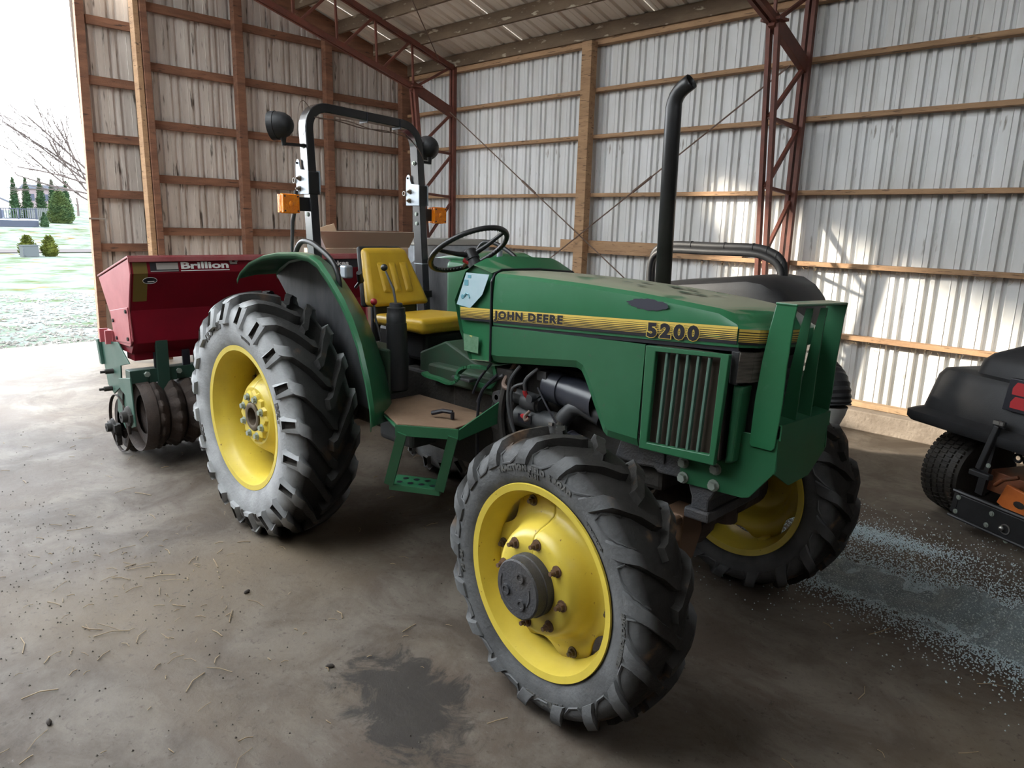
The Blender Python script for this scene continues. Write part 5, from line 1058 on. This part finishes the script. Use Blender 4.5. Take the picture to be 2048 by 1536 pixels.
b = B(); Pn = sm_([(.75, -.30, .95), (.95, -.50, .98), (1.13, -.62, .96), (1.24, -.70, .88), (1.26, -.72, .76)], 10); b.tube([p for p in Pn], [.115+.006*(k % 2) for k in range(len(Pn))], 24); obj('ribbed_duct', b, 'plastic', T, 20)
b = B(); b.cyl((1.26, -.72, .76), (1.24, -.72, .50), .085, 20, .06); b.cyl((1.24, -.72, .5), (1.22, -.72, .0), .045, 12); obj('duct_outlet', b, 'lid', T, 40)
Cc = Vector((3.4879, -2.3542, 1.63586))
for o in list(T.children):
    me = o.data
    if o.name.split('.')[0] in ('hoop', 'clip', 'cover', 'ribbed_duct', 'duct_outlet'):
        for v in me.vertices: v.co = Cc+(v.co+Vector((.45, 3.1, 0))-Cc)*.82-Vector((.997, 2.118, 0))
    else:
        for v in me.vertices: v.co.x *= .95; v.co.y *= .85; v.co.z *= 1.0
for o in T.children:
    if o.name.startswith('duct_outlet'):
        for v in o.data.vertices:
            if v.co.z < .35: v.co.z = 0
T.location = (.997, 2.118, 0)
for o in list(T.children):
    if o.name.startswith('ribbed_duct') or o.name.startswith('duct_outlet'): bpy.data.objects.remove(o)
tw = lambda P: [Vector(p)-Vector((.997, 2.118, 0)) for p in P]
b = B(); Pn = sm_(tw([(1.55, 2.02, .86), (1.72, 1.92, .87), (1.87, 1.83, .85), (1.97, 1.76, .79), (2.00, 1.74, .68)]), 10); b.tube(Pn, [.098+.006*(k % 2) for k in range(len(Pn))], 24); obj('ribbed_duct', b, 'plastic', T, 20)
b = B(); b.tube(tw([(2.00, 1.74, .68), (2.00, 1.74, .64), (1.99, 1.75, .54), (1.98, 1.75, .0)]), [.085, .075, .045, .04], 20); obj('duct_outlet', b, 'lid', T, 40)
b = B(); b.box((0, 0, .84), (.8, .5, .3)); obj('body', b, 'dark', T, bevel=.03)
# ================================================================== RIGHT MOWER (zero-turn with black catcher)
ang_m = math.atan2(-.467, .884)
T = empty('mower', (2.42, 2.50, 0), ang_m, 'zero-turn mower with black plastic hood, orange frame and turf tyres at right edge', 'mower')
def lm(u, v, z): return (u, v, z)
W_ = 1.25
def rr(u0, u1, v0, v1, z, r):
    P = []
    for cx_, cy_, a0 in ((u1-r, v0+r, -PI/2), (u1-r, v1-r, 0), (u0+r, v1-r, PI/2), (u0+r, v0+r, PI)):
        for k in range(5): a = a0+PI/2*k/4; P.append((cx_+r*math.cos(a), cy_+r*math.sin(a), z))
    return P
b = B(); b.loft([rr(-.06, W_, -.27, .60, .565, .05), rr(-.075, W_+.01, -.285, .61, .585, .05), rr(-.075, W_+.01, -.285, .61, .625, .05), rr(-.05, W_, -.255, .585, .640, .05), rr(-.015, W_-.03, -.235, .56, .655, .06), rr(.035, W_-.06, -.22, .50, .86, .07), rr(.055, W_-.075, -.20, .48, .895, .07), rr(.10, W_-.10, -.17, .45, .905, .06)], closed=True, caps=True)
b.loft([rr(.215, W_-.2, -.16, .42, .90, .08), rr(.235, W_-.22, -.15, .40, .975, .08), rr(.27, W_-.25, -.13, .36, 1.015, .08), rr(.42, W_-.4, -.05, .30, 1.09, .06), rr(.45, W_-.43, -.02, .28, 1.095, .06)], closed=True, caps=True)
hd = obj('hood', b, 'plastic', T, 40)
b = B(); b.prism([(.510, .795), (.90, .795), (.90, .975), (.53, .965)], 'y', -.262, -.228); 
b.v = [p+Vector((0, .02*0, -.03)) for p in b.v]; rf = obj('reflector', b, 'black', hd, bevel=.004)
b = B()
for z0_, z1_ in ((.785, .845), (.855, .92)): b.prism([(.555, z0_), (.86, z0_), (.86, z1_), (.575, z1_), (.555, (z0_+z1_)/2)], 'y', -.2665, -.262)
obj('red_panel', b, 'redref', rf)
b = B(); P = sm_([(.525, -.05, 1.08), (.44, -.02, 1.16), (.425, .02, 1.30), (.46, .05, 1.41), (.53, .06, 1.45), (.70, .06, 1.46)], 4); b.tube(P, .032, 12); b.tube([Vector(p)+Vector((.045, 0, -.01)) for p in P], .028, 12); b.box((.66, .08, 1.27), (.34, .06, .32)); obj('seat', b, 'plastic', T, 50, bevel=0)
b = B(); b.bar((.53, -.285, .68), (.485, -.31, .43), .035, .03, (1, 0, 0)); b.box((.50, -.31, .405), (.12, .035, .03)); b.box((.53, -.28, .69), (.07, .02, .035)); obj('latch_handle', b, 'plastic', T, bevel=.006)
b = B(); b.box((.54, -.30, .698), (.055, .012, .018)); b.cyl((.54, -.31, .70), (.54, -.29, .70), .011, 8); obj('latch_plate', b, 'steel', T)
# rear guard frame
b = B(); b.bar((.33, -.245, .12), (.345, -.245, .25), .03, .03, (0, 1, 0)); b.bar((.35, -.10, .22), (.385, -.10, .56), .045, .025, (0, 1, 0)); obj('upright', b, 'blk', T)
b = B(); b.box((.85, -.245, .165), (1.05, .02, .135)); gd = obj('rear_guard', b, 'blk', T, bevel=.004)
b = B(); b.cyl((.32, -.255, .245), (1.38, -.255, .245), .012, 8); b.cyl((.31, -.26, .098), (1.38, -.26, .098), .010, 8); obj('guard_bar', b, 'blk', gd, 40)
bm_ = bolt_mesh(.0095, .008, 'bolt_g')
for u, z in ((.355, .215), (.35, .13), (.385, .40), (.56, .20), (.54, .128), (.66, .09)): obj('bolt', bm_, parent=gd, loc=(u, -.257 if z < .3 else -.115, z))
b = B(); b.ball((.63, -.268, .148), .014, 10); b.lathe([(-.262, .028), (-.258, .028), (-.258, .022), (-.262, .022)], 16, 'y', (.645, 0, .148), closed=True); obj('pin_clip', b, 'steel', gd)
b = B(); b.prism([(.52, .245), (.56, .36), (.66, .345), (.72, .305), (1.2, .30), (1.2, .215), (.60, .215)], 'y', -.19, -.17); of = obj('orange_frame', b, 'orange', T, bevel=.004)
b = B(); b.cyl((.70, -.20, .285), (.70, -.185, .285), .020, 16); obj('bolt', b, 'steel', of, 40)
b = B(); b.ball((.645, -.192, .275), .024, 10, (1.4, .08, .8)); obj('worn_patch', b, 'dark', of); b = B(); b.tube([(.78, -.195, .28), (.78, -.185, .28)], .026, 6); obj('hex_hole', b, 'black', of)
b = B(); b.box((.85, .05, .46), (.50, .34, .22)); b.cyl((.70, -.16, .42), (.70, .1, .42), .06, 16); b.box((.62, -.12, .56), (.10, .06, .08)); b.cyl((.60, -.13, .50), (.60, -.05, .50), .035, 14); b.cyl((.80, -.16, .50), (.80, 0, .50), .07, 18); b.box((.9, -.10, .40), (.2, .12, .16)); obj('engine', b, 'dark', T, bevel=.012)
b = B(); b.tube([(.55, -.14, .575), (.63, -.17, .56), (.70, -.17, .54), (.78, -.17, .50)], .010, 8); b.lathe([(-.175, .024), (-.165, .028), (-.165, .012)], 16, 'y', (.575, 0, .51)); obj('engine_fitting', b, 'grey', T, 40)
b = B(); b.tube([(.43, -.1, .30), (.50, -.14, .36), (.58, -.14, .40)], .012, 8); b.box((.45, .1, .30), (.22, .3, .12)); obj('chassis', b, 'orange_dk', T, bevel=.005)
for u0 in (.115, 1.14):
    b = B(); b.lathe([(-.11, .12), (-.122, .17), (-.118, .225), (-.09, .248), (0, .254), (.09, .248), (.118, .225), (.122, .17), (.11, .12)], 56, 'x', (u0, .08, .256)); b.cyl((u0-.10, .08, .268), (u0+.10, .08, .268), .125, 24)
    tyq = obj('wheel', b, 'rubber_tread', T, 40)
    b = B()
    for row in range(5):
        u = u0-.088+row*.044
        for k in range(52):
            t = 2*PI*(k+.5*(row % 2))/52; R1 = .254 if row in (1, 2, 3) else .246; V = []
            for du, dt, dr in ((-.018, -.046, -.004), (.018, -.046, -.004), (.018, .046, -.004), (-.018, .046, -.004), (-.015, -.040, .006), (.015, -.040, .006), (.015, .040, .006), (-.015, .040, .006)):
                V.append((u+du, .08+(R1+dr)*math.sin(t+dt), .256+(R1+dr)*math.cos(t+dt)))
            b.add(V, [(4, 5, 6, 7), (0, 1, 5, 4), (1, 2, 6, 5), (2, 3, 7, 6), (3, 0, 4, 7)])
    obj('tread_block', b, 'rubber_tread', tyq, kind='stuff')
b = B(); b.tube([(.10, .02, .60), (.10, .0, .56), (.13, -.02, .52)], [.09, .10, .05], 20); obj('fender_stub', b, 'grey', T, 40)
b = B(); b.box((.6, .5, .50), (.9, .5, .12)); b.box((.62, .25, .75), (.5, .4, .3)); obj('body', b, 'dark', T, bevel=.03)
# ================================================================== THINGS ON THE FLOOR
rnd = random.Random(11)
def granule(b, x, y, z, s):
    a = rnd.uniform(0, 6.28); c, q = math.cos(a)*s, math.sin(a)*s
    b.add([(x+c, y+q, z), (x-q, y+c, z), (x-c, y-q, z), (x+q, y-c, z), (x, y, z+s*1.3)], [(0, 1, 4), (1, 2, 4), (2, 3, 4), (3, 0, 4)])
b = B()
def spill(x, y):   # density of the two blue-grey streaks
    t = (x-1.9)/1.4
    c1 = 1.02+.08*math.sin(3*t)+.02; w1 = .17+.16*max(0, t)
    c2 = 1.69+.10*t; w2 = .085
    d = math.exp(-((y-c1)/w1)**2*1.6)*(1 if t > -.15 else 0)+.9*math.exp(-((y-c2)/w2)**2)*max(0, 1-abs(t-.18)*2.0)+.10*math.exp(-((y-1.4)/.45)**2)
    return d
cnt = 0
while cnt < 60000:
    x = rnd.uniform(1.75, 3.75); y = rnd.uniform(.35, 2.4)
    if rnd.random() < spill(x, y): granule(b, x, y, .004+.018*max(0, spill(x, y)-.5)*rnd.random(), rnd.uniform(.0022, .0048)); cnt += 1
tag(obj('spilled_granules', b, 'salt'), 'pale blue-grey granules spilled across the floor beyond the left front tire', 'granules', kind='stuff')
# the drift itself under the loose granules
b = B(); nx, ny = 150, 100; V = []
for i in range(nx+1):
    for j in range(ny+1):
        x = 2.05+1.8*i/nx; y = .55+1.0*j/ny; d = spill(x, y)*(1+.9*noise.noise(Vector((x*5, y*5, 3)))+.5*noise.noise(Vector((x*16, y*16, 7)))); hgt = max(0, d-.42)*.035*(1.2+.9*noise.noise(Vector((x*7, y*9, 0)))+.5*noise.noise(Vector((x*22, y*22, 1))))*(1+3.5*max(0, x-2.65)); e = min(i, nx-i, j, ny-j)
        V.append((x, y, -.004+(hgt+.006*(1 if d > .42 else 0) if e > 1 else -.002)))
b.add(V, [(i*(ny+1)+j, (i+1)*(ny+1)+j, (i+1)*(ny+1)+j+1, i*(ny+1)+j+1) for i in range(nx) for j in range(ny)])
tag(obj('granule_drift', b, 'salt_pile', smooth=50), 'low crumpled drift of blue-grey ice-melt powder at the lower right', 'granules', kind='stuff')
# straw, chips, crumbs
b = B(); bc = B(); bl = B()
for _ in range(260):
    x, y = rnd.uniform(-2.6, 3.4), rnd.uniform(-2.2, .9)
    if rnd.random() < .45: x, y = rnd.gauss(.35, .55), rnd.gauss(-1.45, .35)
    a = rnd.uniform(0, PI); L_ = rnd.choice((.012, .02, .03, .05))*rnd.uniform(.6, 1.3); d = Vector((math.cos(a), math.sin(a), 0))*L_; p = Vector((x, y, .003)); k = Vector((-d.y, d.x, 0))*rnd.uniform(-.3, .3)
    b.tube([p-d, p+k+Vector((0, 0, .003)), p+d], rnd.uniform(.0009, .0022), 4)
for _ in range(1000):
    x, y = rnd.uniform(-3, 3.6), rnd.uniform(-2.3, 1.5)
    if rnd.random() < .5: x, y = rnd.gauss(-.1, .7), rnd.gauss(-1.6, .3)
    granule(bc if rnd.random() < .6 else bl, x, y, 0, rnd.uniform(.0015, .0048))
tag(obj('straw_litter', b, 'straw'), 'short bits of straw scattered over the concrete in the foreground', 'straw', kind='stuff')
tag(obj('dirt_crumbs', bc, 'crumb'), 'small dark crumbs of dirt scattered over the concrete', 'dirt', kind='stuff')
tag(obj('stone_chips', bl, 'stone'), 'small pale stone chips scattered over the concrete', 'chips', kind='stuff')
clods = [((-.62, -1.36), 'dark clod of dirt on the open floor, left of the front wheel'), ((.95, -1.1), 'dark clod lying nearest the oil stain')]
for px, py, lab in ((0.62, -1.10, 'dark oblong clod on the open floor between the two right wheels'), (1.35, -1.12, 'dark clod just left of the damp stain by the front tire'), (1.0, -1.95, 'dark curled chip near the bottom left of the floor')):
    b = B(); b.ball((0, 0, .006), .011, 8, (1.6, .8, .8)); tag(obj('dirt_clod', b, 'crumb', loc=(px, py, 0), rot=(0, 0, px*3), smooth=60), lab, 'clod')
# cobwebs and straw caught on the right wall girts
b = B()
for _ in range(260):
    g = rnd.choice((.757, .757, 1.365, 1.365, .22)); x = rnd.uniform(-.4, 2.6); p = Vector((x, 4.06, g-.03)); d = Vector((rnd.uniform(-.03, .03), rnd.uniform(-.02, .0), rnd.uniform(-.05, .01))); b.tube([p, p+d*.6+Vector((.01, 0, 0)), p+d], .0011, 3)
obj('cobweb_straw', b, 'straw', R, kind='stuff')
